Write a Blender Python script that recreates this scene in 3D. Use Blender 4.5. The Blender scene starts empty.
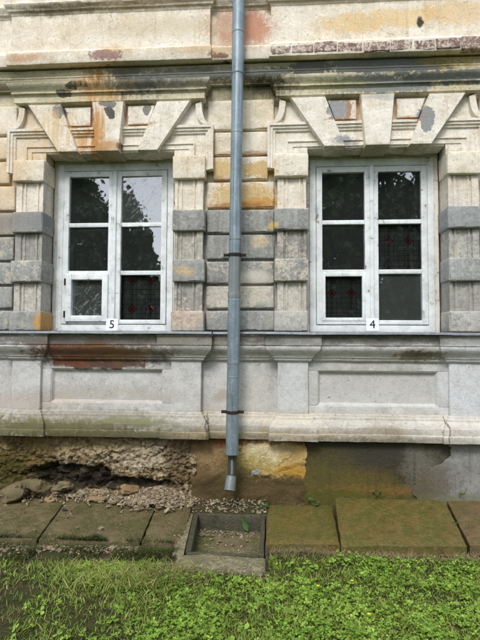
import bpy, bmesh, math, random
import numpy as np
from mathutils import Vector, Matrix, noise as mnoise

random.seed(7)
rng = np.random.default_rng(11)
scene = bpy.context.scene
col = scene.collection

# ------------------------------------------------------------------ camera
F_PX, D = 481.0, 4.8
YAW, PIT, ROLL = math.radians(3.8), math.radians(2.6), 0.005
CAM = Vector((D * math.tan(YAW), -D, 1.55))
fw = Vector((-math.sin(YAW) * math.cos(PIT), math.cos(YAW) * math.cos(PIT), math.sin(PIT)))
r0 = fw.cross(Vector((0, 0, 1))).normalized()
u0 = r0.cross(fw)
rt = r0 * math.cos(ROLL) + u0 * math.sin(ROLL)
up = u0 * math.cos(ROLL) - r0 * math.sin(ROLL)
cd = bpy.data.cameras.new('camera')
cd.sensor_fit = 'VERTICAL'; cd.sensor_height = 36.0; cd.lens = 36.0 * F_PX / 640.0
cd.clip_start = 0.05; cd.clip_end = 500
cam = bpy.data.objects.new('camera', cd)
m = Matrix((rt, up, -fw)).transposed().to_4x4(); m.translation = CAM
cam.matrix_world = m
col.objects.link(cam); scene.camera = cam

def ray(px, py):
    return fw + rt * ((px - 240) / F_PX) - up * ((py - 320) / F_PX)
def onY(px, py, Y):
    d = ray(px, py); return CAM + d * ((Y - CAM.y) / d.y)
def onZ(px, py, Z):
    d = ray(px, py); return CAM + d * ((Z - CAM.z) / d.z)

# ------------------------------------------------------------------ light: overcast
SUN_EL, SUN_AZ = math.radians(50), math.radians(193)
w = bpy.data.worlds.new('World'); scene.world = w; w.use_nodes = True
nt = w.node_tree; bg = nt.nodes['Background']
sky = nt.nodes.new('ShaderNodeTexSky'); sky.sky_type = 'NISHITA'; sky.sun_disc = False
sky.sun_elevation = SUN_EL; sky.sun_rotation = SUN_AZ
sky.air_density = 1.0; sky.dust_density = 1.2; sky.ozone_density = 1.0
hs = nt.nodes.new('ShaderNodeHueSaturation'); hs.inputs['Saturation'].default_value = 0.45
nt.links.new(sky.outputs[0], hs.inputs['Color']); nt.links.new(hs.outputs[0], bg.inputs[0])
bg.inputs[1].default_value = 0.15
sl = bpy.data.lights.new('sun', 'SUN'); sl.energy = 1.25; sl.angle = math.radians(18); sl.color = (1.0, 0.985, 0.955)
so = bpy.data.objects.new('sun', sl); col.objects.link(so)
sd = Vector((math.sin(SUN_AZ) * math.cos(SUN_EL), math.cos(SUN_AZ) * math.cos(SUN_EL), math.sin(SUN_EL)))
so.rotation_euler = sd.to_track_quat('Z', 'Y').to_euler()
so.location = (0, -10, 15)
vs = scene.view_settings
vs.view_transform = 'Standard'; vs.look = 'None'; vs.gamma = 1.0; vs.exposure = 0.95; vs.use_curve_mapping = False
scene.render.engine = 'CYCLES'
scene.cycles.max_bounces = 6; scene.cycles.diffuse_bounces = 3; scene.cycles.glossy_bounces = 3
scene.cycles.transmission_bounces = 3; scene.cycles.transparent_max_bounces = 6
scene.cycles.caustics_reflective = False; scene.cycles.caustics_refractive = False

# ------------------------------------------------------------------ material toolkit
def lin(r, g, b, k=0.92):
    f = lambda c: ((c / 255 / 12.92) if c <= 10 else ((c / 255 + .055) / 1.055) ** 2.4) * k
    return (f(r), f(g), f(b), 1.0)

class Mat:
    def __init__(s, name, coords='pos'):
        s.m = bpy.data.materials.new(name); s.m.use_nodes = True
        s.t = s.m.node_tree; s.n = s.t.nodes; s.l = s.t.links
        s.b = s.n['Principled BSDF']; s.out = s.n['Material Output']
        if coords == 'pos':
            s.pos = s.new('ShaderNodeNewGeometry').outputs['Position']
        else:
            s.pos = s.new('ShaderNodeTexCoord').outputs['Object']
        s.b.inputs['Roughness'].default_value = 0.85
        s.b.inputs['Specular IOR Level'].default_value = 0.25
    def new(s, t): return s.n.new(t)
    def put(s, sock, v):
        if isinstance(v, bpy.types.NodeSocket): s.l.new(v, sock)
        else: sock.default_value = v
    def vmul(s, vec, sc, off=(0, 0, 0)):
        q = s.new('ShaderNodeVectorMath'); q.operation = 'MULTIPLY_ADD'
        s.put(q.inputs[0], vec); q.inputs[1].default_value = sc; q.inputs[2].default_value = off
        return q.outputs[0]
    def noise(s, scale, detail=4, rough=.6, vec=None, colr=False, dist=0):
        q = s.new('ShaderNodeTexNoise'); q.inputs['Scale'].default_value = scale
        q.inputs['Detail'].default_value = detail; q.inputs['Roughness'].default_value = rough
        q.inputs['Distortion'].default_value = dist
        s.put(q.inputs['Vector'], s.pos if vec is None else vec)
        return q.outputs['Color' if colr else 'Fac']
    def math(s, op, a, b=0.0, clamp=False):
        q = s.new('ShaderNodeMath'); q.operation = op; q.use_clamp = clamp
        s.put(q.inputs[0], a); s.put(q.inputs[1], b); return q.outputs[0]
    def rng(s, v, a, b, lo=0.0, hi=1.0, smooth=True):
        q = s.new('ShaderNodeMapRange'); q.interpolation_type = 'SMOOTHSTEP' if smooth else 'LINEAR'
        s.put(q.inputs[0], v)
        for i, x in enumerate((a, b, lo, hi)): q.inputs[1 + i].default_value = x
        return q.outputs[0]
    def mix(s, f, a, b, blend='MIX'):
        q = s.new('ShaderNodeMix'); q.data_type = 'RGBA'; q.blend_type = blend
        s.put(q.inputs[0], f); s.put(q.inputs[6], a); s.put(q.inputs[7], b); return q.outputs[2]
    def warp(s, scale, amp, detail=5):
        c = s.noise(scale, detail, .65, colr=True)
        q = s.new('ShaderNodeVectorMath'); q.operation = 'MULTIPLY_ADD'
        s.put(q.inputs[0], c); q.inputs[1].default_value = (amp,) * 3; 
        r = s.new('ShaderNodeVectorMath'); r.operation = 'ADD'
        s.put(r.inputs[0], s.pos); r.inputs[1].default_value = (-amp / 2,) * 3
        s.l.new(r.outputs[0], q.inputs[2]); return q.outputs[0]
    def ell(s, vec, cx, cz, rx, rz, soft=.25):
        v = s.vmul(vec, (1 / rx, 0, 1 / rz), (-cx / rx, 0, -cz / rz))
        q = s.new('ShaderNodeVectorMath'); q.operation = 'LENGTH'; s.put(q.inputs[0], v)
        return s.rng(q.outputs['Value'], 1 + soft, 1 - soft)
    def xyz(s, vec=None):
        q = s.new('ShaderNodeSeparateXYZ'); s.put(q.inputs[0], s.pos if vec is None else vec); return q.outputs
    def bump(s, h, strength=.4, dist=.01, prev=None):
        q = s.new('ShaderNodeBump'); q.inputs['Strength'].default_value = strength; q.inputs['Distance'].default_value = dist
        s.put(q.inputs['Height'], h)
        if prev is not None: s.l.new(prev, q.inputs['Normal'])
        s.l.new(q.outputs[0], s.b.inputs['Normal']); return q.outputs[0]
    def cracks(s, scale, width, vec=None):
        q = s.new('ShaderNodeTexVoronoi'); q.feature = 'DISTANCE_TO_EDGE'; q.inputs['Scale'].default_value = scale
        s.put(q.inputs['Vector'], s.pos if vec is None else vec)
        return s.rng(q.outputs['Distance'], width, 0)
    def base(s, c): s.put(s.b.inputs['Base Color'], c)
    def island(s):
        return s.new('ShaderNodeNewGeometry').outputs['Random Per Island']
    def orand(s): return s.new('ShaderNodeObjectInfo').outputs['Random']

def plaster(name, c, c2, stains, zsplit=None, flake=None, bumpk=1.0, crack=.5, streak=None, mott=.5):
    """weathered lime plaster: two mottled tones, optional grey repaint below zsplit with flaking,
    then a list of stains (cx, cz, rx, rz, soft, colour, strength, raggedness)"""
    M = Mat(name)
    wp = M.warp(5.0, .12, 3); fine = M.noise(26, 5, .76); grain = M.noise(170, 2, .7)
    n1 = M.noise(2.2, 4, .65); n2 = M.noise(8, 5, .74)
    colr = M.mix(M.rng(n1, .35, .7), c, c2)
    colr = M.mix(M.rng(n2, .50, .68, 0, mott), colr, tuple(x * .72 for x in c2[:3]) + (1,))
    colr = M.mix(M.rng(n2, .48, .36, 0, mott), colr, tuple(min(.9, x * 1.15) for x in c[:3]) + (1,))
    peel = M.math('ADD', M.math('MULTIPLY', n2, .6), M.math('MULTIPLY', fine, .4))
    colr = M.mix(M.rng(peel, .575, .59, 0, mott * .8), colr, tuple(x * k_ for x, k_ in zip(c2[:3], (.80, .74, .64))) + (1,))
    colr = M.mix(M.rng(peel, .425, .41, 0, mott * .9), colr, tuple(min(.92, x * 1.18) for x in c[:3]) + (1,))
    drip = M.rng(M.noise(1, 4, .7, M.vmul(M.pos, (17, 17, 1.1))), .40, .60)
    if zsplit:
        zz = M.xyz(wp)[2]
        g = M.rng(zz, zsplit['z'] + .012, zsplit['z'] - .012)
        nf = M.math('ADD', M.math('MULTIPLY', n2, .72), M.math('MULTIPLY', fine, .28))
        r = M.orand()
        thr = M.math('ADD', nf, M.math('MULTIPLY', M.math('SUBTRACT', r, .5), .14))
        flk = M.rng(thr, .535, .60, 1, 0)
        gm = M.math('MULTIPLY', g, flk)
        gcol = M.mix(M.rng(n1, .35, .7), zsplit['c'], zsplit['c2'])
        gcol = M.mix(M.rng(fine, .42, .62, 0, .5), gcol, tuple(x * 1.4 for x in zsplit['c'][:3]) + (1,))
        gcol = M.mix(M.math('MULTIPLY', drip, .45), gcol, tuple(min(.9, x * 1.45) for x in zsplit['c'][:3]) + (1,))
        colr = M.mix(gm, M.mix(M.math('MULTIPLY', g, .35), colr, zsplit['c']), gcol)
    rag = M.math('ADD', M.math('MULTIPLY', n2, .5), M.math('MULTIPLY', fine, .5))
    rag = M.math('MULTIPLY', M.math('SUBTRACT', rag, .5), 5.0)
    thin = M.rng(fine, .36, .56, .45, 1)
    for st_ in stains:
        cx, cz, rx, rz, soft, sc, k, b = st_[:8]
        v = M.vmul(wp, (1 / rx, 0, 1 / rz), (-cx / rx, 0, -cz / rz))
        q = M.new('ShaderNodeVectorMath'); q.operation = 'LENGTH'; M.put(q.inputs[0], v)
        d = M.math('ADD', q.outputs['Value'], M.math('MULTIPLY', rag, .35 + b))
        e = M.rng(d, 1 + soft, 1 - soft)
        if len(st_) > 8: e = M.math('MULTIPLY', e, drip)
        elif k < .9: e = M.math('MULTIPLY', e, thin)
        colr = M.mix(M.math('MULTIPLY', e, k), colr, sc)
    if streak:
        sv = M.noise(1, 4, .65, M.vmul(M.pos, (22, 22, 1.2)))
        colr = M.mix(M.rng(sv, .52, .75, 0, streak[1]), colr, streak[0])
    if crack:
        ck = M.cracks(2.3, .006, wp)
        ck2 = M.cracks(8, .012, wp)
        cm = M.math('ADD', M.math('MULTIPLY', ck, M.rng(n1, .46, .56)), M.math('MULTIPLY', ck2, M.rng(n1, .56, .64)), clamp=True)
        colr = M.mix(M.math('MULTIPLY', cm, crack), colr, tuple(x * .25 for x in c2[:3]) + (1,))
    pit = M.rng(M.noise(42, 2, .6), .665, .70)
    colr = M.mix(M.math('MULTIPLY', pit, .6), colr, tuple(x * .35 for x in c2[:3]) + (1,))
    gv = M.math('ADD', M.math('MULTIPLY', M.math('SUBTRACT', grain, .5), .6), M.math('MULTIPLY', M.math('SUBTRACT', fine, .5), .55))
    gq = M.new('ShaderNodeVectorMath'); gq.operation = 'SCALE'; M.put(gq.inputs[0], colr); M.put(gq.inputs['Scale'], M.math('ADD', gv, .98))
    M.base(gq.outputs[0])
    M.bump(M.noise(34, 3, .78), .38 * bumpk, .014)
    return M.m

CREAM = lin(234, 225, 207); CREAM2 = lin(222, 207, 180)
WHITE = lin(221, 215, 203); WHITE2 = lin(208, 198, 180)
GREY = lin(146, 146, 142); GREY2 = lin(128, 127, 123)
RUST = lin(186, 124, 62); DARK = lin(84, 83, 77); OCH = lin(196, 156, 96); PINK = lin(188, 142, 116)
DGREEN = lin(96, 98, 70); MOSS = lin(96, 96, 48)

m_belt = plaster('belt_plaster', lin(238, 229, 213), lin(228, 213, 188), [
    (-1.36, 4.42, .17, .055, .2, lin(160, 128, 118), .95, .43),
    (-2.2, 4.43, .22, .05, .5, RUST, .7, .40),
    (-1.85, 4.93, .45, .05, .4, lin(120, 104, 74), .88, .4),
    (-.9, 4.95, .6, .04, .5, lin(160, 134, 96), .8, .4),
    (1.3, 4.92, 1.2, .04, .5, lin(170, 148, 112), .7, .4),
    (.0, 4.70, .34, .22, .3, lin(200, 152, 126), .88, .4), (.12, 4.72, .14, .16, .3, lin(206, 148, 120), .92, .3),
    (-.12, 4.7, .12, .14, .4, PINK, .5, 0),
    (-.2, 4.39, .1, .03, .3, lin(120, 84, 66), .9, .45),
    (1.1, 4.68, .3, .1, .2, lin(226, 190, 126), .8, .5), (1.6, 4.72, .35, .1, .2, lin(230, 196, 136), .8, .5),
    (2.1, 4.75, .3, .12, .3, lin(224, 186, 126), .7, .5),
    (-.75, 4.72, .7, .1, .6, lin(206, 190, 156), .6, .42),
    (-1.2, 4.5, .2, .04, .5, OCH, .6, .4),
    (1.75, 4.665, .035, .05, .3, lin(50, 48, 44), .95, 0),
    (-.35, 4.45, .4, .05, .5, OCH, .6, .42)], streak=(lin(180, 158, 120), .35))
m_entab = plaster('cornice_plaster', lin(216, 207, 180), lin(200, 188, 156), [
    (-2.3, 4.22, .5, .14, .6, DGREEN, .55, .42),
    (-1.16, 4.33, .16, .12, .12, lin(92, 95, 93), .92, 0),
    (-1.05, 4.15, .22, .10, .15, lin(116, 118, 112), .92, .3),
    (-.75, 4.12, .45, .09, .5, lin(112, 112, 100), .85, .42),
    (-1.63, 4.12, .13, .035, .07, lin(70, 70, 66), .95, 0),
    (-1.78, 4.06, .08, .03, .1, lin(84, 84, 78), .9, .42),
    (-1.48, 4.25, .10, .3, .5, lin(176, 112, 48), .92, .2, 1), (-1.4, 4.1, .3, .2, .5, lin(206, 158, 92), .85, .3, 1), (-1.1, 4.2, .35, .2, .5, lin(90, 88, 80), .85, .3, 1), (.2, 4.1, .3, .2, .5, lin(80, 74, 54), .8, .4, 1), (2.0, 4.2, .3, .2, .4, lin(190, 160, 96), .7, .3, 1),
    (-1.42, 4.05, .14, .08, .5, OCH, .7, .38),
    (-.3, 4.25, .9, .06, .15, lin(116, 119, 114), .92, .1),
    (.05, 4.32, 3, .03, .3, lin(120, 116, 88), .7, .3),
    (.05, 4.05, .35, .13, .5, lin(122, 118, 86), .85, .40),
    (.25, 4.12, .18, .08, .5, lin(74, 72, 54), .9, .48),
    (1.45, 4.25, .62, .12, .12, lin(100, 104, 103), .93, .15),
    (.70, 4.27, .2, .09, .12, lin(88, 90, 88), .93, .1),
    (1.35, 4.05, .6, .075, .15, lin(130, 133, 128), .92, .25),
    (2.05, 4.3, .3, .06, .3, lin(150, 132, 72), .7, .38),
    (2.0, 4.1, .45, .06, .2, lin(114, 118, 112), .92, .3),
        (.9, 4.06, .3, .06, .5, lin(190, 184, 140), .7, .42)], bumpk=1.2)
m_arch = plaster('window_arch_plaster', lin(238, 231, 218), lin(228, 216, 194), [
    (-1.86, 3.88, .07, .08, .08, lin(120, 120, 118), .95, 0),
    (-1.3, 3.85, .05, .06, .06, lin(72, 72, 70), .95, 0),
    (-1.32, 3.93, .09, .035, .1, lin(110, 110, 104), .9, 0),
    (-.95, 3.9, .04, .06, .08, lin(112, 112, 112), .9, 0),
    (-1.23, 3.50, .025, .03, .1, lin(90, 90, 86), .9, 0),
    (-1.56, 3.60, .15, .14, .4, lin(206, 150, 84), .85, .3, 1), (-1.45, 3.70, .09, .3, .5, lin(196, 140, 72), .9, .2, 1), (-1.38, 3.5, .18, .06, .5, lin(186, 130, 66), .85, .3),
    (-1.9, 3.6, .25, .3, .5, lin(222, 192, 142), .8, .3, 1),
    (-1.5, 3.85, .02, .12, .4, lin(150, 88, 36), .8, 0),
    (-2.2, 3.86, .14, .1, .5, OCH, .5, .4),
    (-2.15, 3.5, .2, .2, .6, lin(218, 190, 150), .7, .4),
    (.98, 3.84, .12, .12, .08, lin(146, 148, 150), .9, .38),
    (1.03, 3.53, .12, .05, .4, lin(150, 152, 152), .9, .35),
    (1.08, 3.86, .02, .14, .3, RUST, .8, 0),
    (1.66, 3.735, .16, .018, .4, RUST, .8, .25), (1.17, 3.84, .02, .13, .4, RUST, .8, .2), (1.53, 3.84, .02, .1, .4, RUST, .8, .2), (1.0, 3.735, .16, .016, .4, RUST, .8, .25), (-1.66, 3.735, .15, .018, .4, RUST, .8, .25), (-1.0, 3.735, .15, .018, .4, lin(180, 140, 92), .8, .25), (-1.14, 3.84, .018, .1, .4, RUST, .7, .2),
    (1.80, 3.72, .065, .14, .07, lin(140, 142, 144), .92, 0),
    (1.36, 3.93, .16, .035, .4, lin(170, 170, 166), .7, .36),
    (1.335, 3.40, .75, .07, .3, lin(136, 130, 92), .7, .36),
    (-1.335, 3.40, .75, .07, .3, lin(150, 136, 88), .7, .36)], streak=(lin(180, 150, 105), .3))
ZG = dict(z=2.875, c=lin(150, 150, 145), c2=lin(126, 126, 122))
mid_st = [
    (-.12, 3.29, .2, .10, .2, lin(216, 186, 130), .9, .5), (.2, 3.27, .16, .08, .2, lin(212, 180, 122), .9, .5),
    (.05, 3.02, .33, .13, .2, lin(214, 182, 126), .92, .4), (.2, 2.95, .2, .05, .3, lin(206, 158, 92), .9, .4),
    (-.2, 3.18, .2, .03, .5, lin(190, 140, 84), .6, .38),
    (.2, 3.45, .4, .03, .5, lin(180, 124, 64), .7, .4),
    (.05, 2.92, .35, .03, .5, lin(190, 124, 60), .7, .38),
    (-2.5, 3.2, .3, .5, .5, lin(214, 178, 128), .6, .4),
    (.33, 2.70, .05, .04, .3, lin(214, 186, 120), .9, 0),
    (-1.97, 1.75, .09, .1, .25, lin(202, 156, 92), .9, 0),
    (-.52, 1.80, .17, .13, .3, lin(212, 186, 164), .8, .5),
    (-.55, 2.25, .12, .05, .4, lin(206, 182, 140), .8, .42),
    (.2, 2.55, .1, .06, .4, lin(216, 196, 156), .8, .42),
    (.12, 2.18, .2, .08, .4, lin(212, 206, 192), .9, .42),
    (.0, 2.0, .4, .10, .4, lin(206, 198, 182), .8, .45),
    (.5, 1.78, .2, .14, .4, lin(196, 192, 182), .85, .36),
    (2.15, 1.78, .2, .14, .4, lin(190, 188, 180), .8, .38),
    (2.15, 2.26, .25, .14, .4, lin(176, 178, 176), .6, 0),
    (2.15, 2.75, .25, .14, .4, lin(158, 161, 163), .6, 0),
    (-2.2, 2.8, .4, .12, .4, lin(126, 127, 127), .7, 0),
]
m_mid = plaster('wall_plaster', CREAM, CREAM2, mid_st, zsplit=ZG, streak=(lin(150, 135, 108), .25))
m_shaft = plaster('shaft_plaster', lin(236, 226, 210), lin(220, 207, 184), [
    (-2.15, 2.0, .3, .18, .4, lin(206, 200, 188), .8, .47),
    (.5, 2.0, .2, .16, .4, lin(205, 200, 188), .8, .46),
    (-.5, 2.5, .2, .2, .5, lin(190, 184, 168), .6, .44),
    (2.15, 2.5, .3, .5, .5, lin(190, 188, 180), .6, .42)],
    zsplit=dict(z=2.855, c=lin(152, 149, 142), c2=lin(132, 129, 122)), streak=(lin(120, 112, 98), .5), bumpk=1.3)
m_ped = plaster('pedestal_plaster', lin(206, 205, 202), lin(194, 191, 186), [
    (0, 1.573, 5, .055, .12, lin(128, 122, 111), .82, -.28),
    (-1.4, 1.43, .66, .12, .35, lin(116, 98, 82), .92, .2),
    (-1.55, 1.45, .42, .10, .35, lin(112, 72, 48), .88, .4), (-1.25, 1.42, .25, .09, .4, lin(120, 86, 58), .85, .5),
    (-1.42, 1.325, .54, .055, .25, lin(92, 66, 50), .92, .2), (-1.7, 1.33, .22, .05, .4, lin(116, 70, 44), .88, .45),
    (-1.1, 1.42, .3, .08, .4, lin(120, 96, 66), .8, .42),
    (-1.85, 1.53, .35, .05, .4, lin(112, 72, 48), .8, .36),
    (-.8, 1.38, .12, .07, .3, lin(112, 112, 108), .85, .38),
    (-2.2, 1.57, .9, .06, .3, lin(118, 116, 106), .85, .25),
    (-.9, 1.57, .5, .06, .3, lin(112, 104, 94), .85, .25),
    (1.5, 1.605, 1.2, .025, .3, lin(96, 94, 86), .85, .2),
    (-.5, 1.55, .35, .09, .4, lin(140, 136, 122), .8, .34),
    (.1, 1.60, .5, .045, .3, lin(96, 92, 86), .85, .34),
    (.5, 1.57, .22, .055, .3, lin(124, 122, 116), .85, .34),
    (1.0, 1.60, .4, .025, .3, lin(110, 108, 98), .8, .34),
    (1.72, 1.42, .26, .045, .3, lin(118, 104, 56), .9, .40),
    (1.72, 1.42, .2, .03, .3, lin(58, 54, 34), .8, .52),
    (2.1, 1.58, .6, .04, .4, lin(128, 128, 120), .8, .36),
    (-1.4, 1.0, .9, .10, .5, lin(164, 156, 140), .6, .44),
    (-2.1, .92, .5, .1, .5, lin(186, 170, 154), .6, .42),
    (.05, 1.02, .35, .2, .5, lin(204, 198, 186), .6, .42),
    (-.18, 1.02, .08, .05, .5, lin(170, 152, 132), .7, .4),
    (1.35, 1.1, .9, .3, .6, lin(192, 190, 182), .6, 0),
    (2.2, 1.1, .3, .5, .5, lin(212, 214, 216), .8, 0),
    (.52, 1.1, .16, .4, .5, lin(206, 208, 208), .7, 0),
    (-1.5, .74, 1.3, .12, .3, lin(158, 153, 130), .92, .05),
    (-1.9, .70, .9, .08, .4, lin(112, 110, 74), .9, .25),
    (-1.2, .65, .9, .05, .4, lin(98, 94, 62), .9, .25),
    (-.2, .76, .5, .13, .4, lin(206, 192, 164), .85, .32),
    (.5, .76, .5, .13, .4, lin(206, 196, 172), .85, .32),
    (1.5, .76, .8, .12, .4, lin(220, 212, 196), .85, .30),
    (1.3, .635, .6, .03, .5, lin(120, 106, 78), .8, .36),
    (.0, .63, .4, .03, .5, lin(130, 120, 72), .7, .38)], crack=.45, bumpk=.9)
m_base = plaster('base_plaster', lin(200, 196, 187), lin(184, 177, 162), [
    (-1.6, .74, 1.3, .14, .5, lin(146, 142, 128), .93, .1),
    (-2.0, .70, .9, .09, .4, lin(104, 102, 66), .9, .3),
    (-1.2, .64, .9, .05, .4, lin(92, 88, 58), .9, .3),
    (-1.0, .76, .4, .04, .5, lin(112, 112, 72), .8, .4),
    (-.3, .66, .4, .05, .5, lin(150, 134, 102), .8, .4),
    (.3, .80, .5, .05, .5, lin(206, 194, 172), .7, .4),
    (.5, .67, .5, .05, .5, lin(160, 144, 112), .8, .4),
    (1.35, .70, .35, .05, .5, lin(140, 122, 94), .7, .45),
    (1.3, .635, .7, .03, .5, lin(112, 100, 74), .85, .36),
    (2.1, .76, .5, .12, .4, lin(208, 202, 192), .8, .2),
    (.0, .63, .4, .03, .5, lin(116, 108, 66), .8, .38),
    (-.3, .73, .012, .14, .3, lin(70, 62, 48), .8, .1),
    (1.955, .75, .008, .2, .3, lin(96, 84, 66), .8, .1)], crack=.5, streak=(lin(130, 116, 90), .35))
m_socle = plaster('plinth_plaster', lin(128, 106, 76), lin(104, 86, 58), [
    (.1, .10, .9, .17, .35, lin(84, 70, 42), .9, .25),
    (-.28, .38, .2, .2, .5, lin(150, 124, 86), .85, .5), (-.14, .57, .1, .06, .4, lin(150, 88, 48), .88, .3), (-.35, .2, .15, .12, .5, lin(92, 76, 48), .85, .5), (-.08, .3, .07, .2, .5, lin(104, 96, 48), .8, .4),
    (.36, .43, .37, .19, .15, lin(200, 172, 112), .97, .15),
    (.30, .48, .24, .13, .2, lin(222, 206, 164), .93, .4),
    (.52, .30, .18, .07, .35, lin(184, 142, 58), .92, .3),
    (.15, .36, .18, .1, .4, lin(150, 138, 72), .8, .4),
    (.2, .59, .5, .03, .4, lin(128, 72, 40), .85, .3),
    (.5, .45, .12, .1, .4, lin(170, 140, 84), .8, .4),
    (-.2, .12, .25, .16, .5, lin(76, 64, 36), .85, .34),
    (.16, .28, .05, .025, .2, lin(176, 180, 178), .9, 0)], crack=.85, bumpk=2.6, mott=1.0)
m_wet = plaster('damp_plinth_plaster', lin(86, 78, 52), lin(70, 62, 40), [
    (1.0, .30, .5, .3, .5, lin(104, 94, 50), .7, .5), (1.3, .40, .5, .2, .5, lin(60, 54, 40), .7, .5),
    (1.0, .18, .6, .18, .5, lin(96, 84, 38), .85, .34),
    (1.4, .50, .7, .15, .4, lin(62, 60, 50), .92, .5), (1.75, .35, .2, .25, .4, lin(96, 92, 80), .88, .6), (.75, .55, .15, .1, .4, lin(58, 52, 36), .9, .5),
    (.85, .36, .25, .2, .5, lin(84, 78, 42), .7, .38),
    (1.2, .58, .6, .04, .5, lin(62, 58, 46), .8, .3),
    (1.50, .12, .12, .04, .5, lin(140, 98, 56), .7, .6), (1.3, .15, .4, .05, .5, lin(124, 96, 46), .6, .6),
    (1.05, .06, .7, .07, .5, lin(84, 82, 30), .85, .3),
    (1.72, .42, .13, .16, .5, lin(112, 108, 96), .8, .5)], crack=.5, bumpk=2.2, streak=(lin(52, 48, 34), .6), mott=1.0)
m_cement = plaster('cement_plaster', lin(142, 141, 136), lin(122, 121, 115), [
    (1.8, .3, .25, .35, .4, lin(104, 98, 84), .9, .5), (1.65, .15, .2, .2, .4, lin(92, 86, 66), .9, .4), (2.1, .5, .3, .12, .5, lin(150, 150, 146), .8, .5),
    (2.1, .05, .5, .08, .5, lin(110, 112, 78), .7, .42)], crack=.3, streak=(lin(92, 92, 88), .5))

def m_rubble_():
    M = Mat('rubble_mortar')
    n = M.noise(7, 5, .75); n2 = M.noise(24, 5, .75); wp = M.warp(5, .18, 3)
    c = M.mix(M.rng(n, .35, .65), lin(120, 98, 66), lin(184, 164, 126))
    c = M.mix(M.math('MULTIPLY', M.orand(), .45), c, lin(150, 128, 92))
    c = M.mix(M.rng(n2, .50, .62, 0, .85), c, lin(218, 206, 180))
    c = M.mix(M.rng(n2, .47, .36, 0, .85), c, lin(56, 44, 28))
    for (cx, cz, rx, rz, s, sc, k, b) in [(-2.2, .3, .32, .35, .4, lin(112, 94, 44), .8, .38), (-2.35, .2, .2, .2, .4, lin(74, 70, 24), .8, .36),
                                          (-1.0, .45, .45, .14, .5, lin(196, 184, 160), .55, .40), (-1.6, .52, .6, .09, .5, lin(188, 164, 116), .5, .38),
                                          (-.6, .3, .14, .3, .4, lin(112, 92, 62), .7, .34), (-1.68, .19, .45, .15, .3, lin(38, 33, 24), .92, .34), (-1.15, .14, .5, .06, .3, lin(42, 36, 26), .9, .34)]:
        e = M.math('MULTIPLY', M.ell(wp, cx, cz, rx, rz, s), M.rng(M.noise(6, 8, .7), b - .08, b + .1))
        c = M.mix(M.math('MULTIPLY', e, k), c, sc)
    M.base(c)
    M.bump(M.noise(40, 4, .8), 1.0, .025); M.b.inputs['Roughness'].default_value = .95
    return M.m
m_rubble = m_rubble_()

def m_stone_(name, a, b, dark, sc=9, rough=.9):
    M = Mat(name)
    r = M.orand(); n = M.noise(sc, 7, .7); n2 = M.noise(45, 5, .7)
    c = M.mix(M.math('ADD', M.math('MULTIPLY', r, .6), M.math('MULTIPLY', M.math('SUBTRACT', n, .5), 1.6), clamp=True), a, b)
    c = M.mix(M.rng(n2, .55, .72, 0, .7), c, dark)
    M.base(c); M.bump(M.math('ADD', n, M.math('MULTIPLY', n2, .5)), .7, .02)
    M.b.inputs['Roughness'].default_value = rough
    return M.m
m_stone = m_stone_('rubble_stone', lin(124, 102, 68), lin(196, 178, 142), lin(70, 56, 36))
m_boulder = m_stone_('mossy_stone', lin(104, 94, 66), lin(132, 119, 92), lin(66, 62, 36))
m_chip = None
def m_chip_():
    M = Mat('plaster_flakes'); i = M.island()
    c = M.mix(i, lin(88, 74, 54), lin(172, 158, 130))
    c = M.mix(M.rng(M.noise(40, 4), .5, .7, 0, .6), c, lin(96, 76, 56))
    M.base(c); M.b.inputs['Roughness'].default_value = .95
    return M.m
m_chip = m_chip_()
def m_brick_():
    M = Mat('weathered_brick'); r = M.orand(); n = M.noise(14, 5, .75)
    c = M.mix(r, lin(124, 98, 88), lin(150, 124, 112))
    c = M.mix(M.rng(M.noise(26, 5, .8), .46, .56), c, lin(206, 192, 178))
    c = M.mix(M.rng(n, .42, .30, 0, .8), c, lin(84, 62, 56))
    M.base(c); M.bump(n, .8, .015); return M.m
m_brick = m_brick_()

def m_slab_(name, a, b, moss, mk):
    M = Mat(name); r = M.orand()
    n = M.noise(3.5, 5, .75); n2 = M.noise(18, 6, .78); n3 = M.noise(140, 3, .6)
    c = M.mix(M.rng(n, .3, .7), a, b)
    c = M.mix(M.rng(M.noise(3.4, 6, .78), .42, .58, 0, mk), c, moss)
    c = M.mix(M.rng(n2, .50, .66, 0, .75), c, tuple(x * .45 for x in a[:3]) + (1,))
    c = M.mix(M.rng(M.noise(75, 3), .57, .66, 0, .6), c, tuple(min(1, x * 1.7) for x in b[:3]) + (1,))
    M.base(c); M.bump(M.noise(50, 4, .8), .8, .014)
    M.put(M.b.inputs['Roughness'], M.rng(n, .3, .7, .4, .75)); M.b.inputs['Specular IOR Level'].default_value = .5
    return M.m
m_slabL = m_slab_('paving_brown', lin(104, 92, 62), lin(124, 110, 78), lin(76, 74, 32), .9)
m_slabF = m_slab_('paving_ochre', lin(104, 86, 52), lin(120, 100, 64), lin(84, 78, 30), .7)
m_slabR = m_slab_('paving_mossy', lin(102, 88, 40), lin(120, 102, 50), lin(82, 82, 22), .9)
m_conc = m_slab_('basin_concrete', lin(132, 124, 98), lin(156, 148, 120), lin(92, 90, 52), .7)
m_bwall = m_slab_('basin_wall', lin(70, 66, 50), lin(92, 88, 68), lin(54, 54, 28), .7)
m_mud = m_slab_('wet_mud', lin(104, 94, 68), lin(138, 128, 98), lin(76, 80, 26), .95)
m_mud.node_tree.nodes['Principled BSDF'].inputs['Specular IOR Level'].default_value = .5

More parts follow.
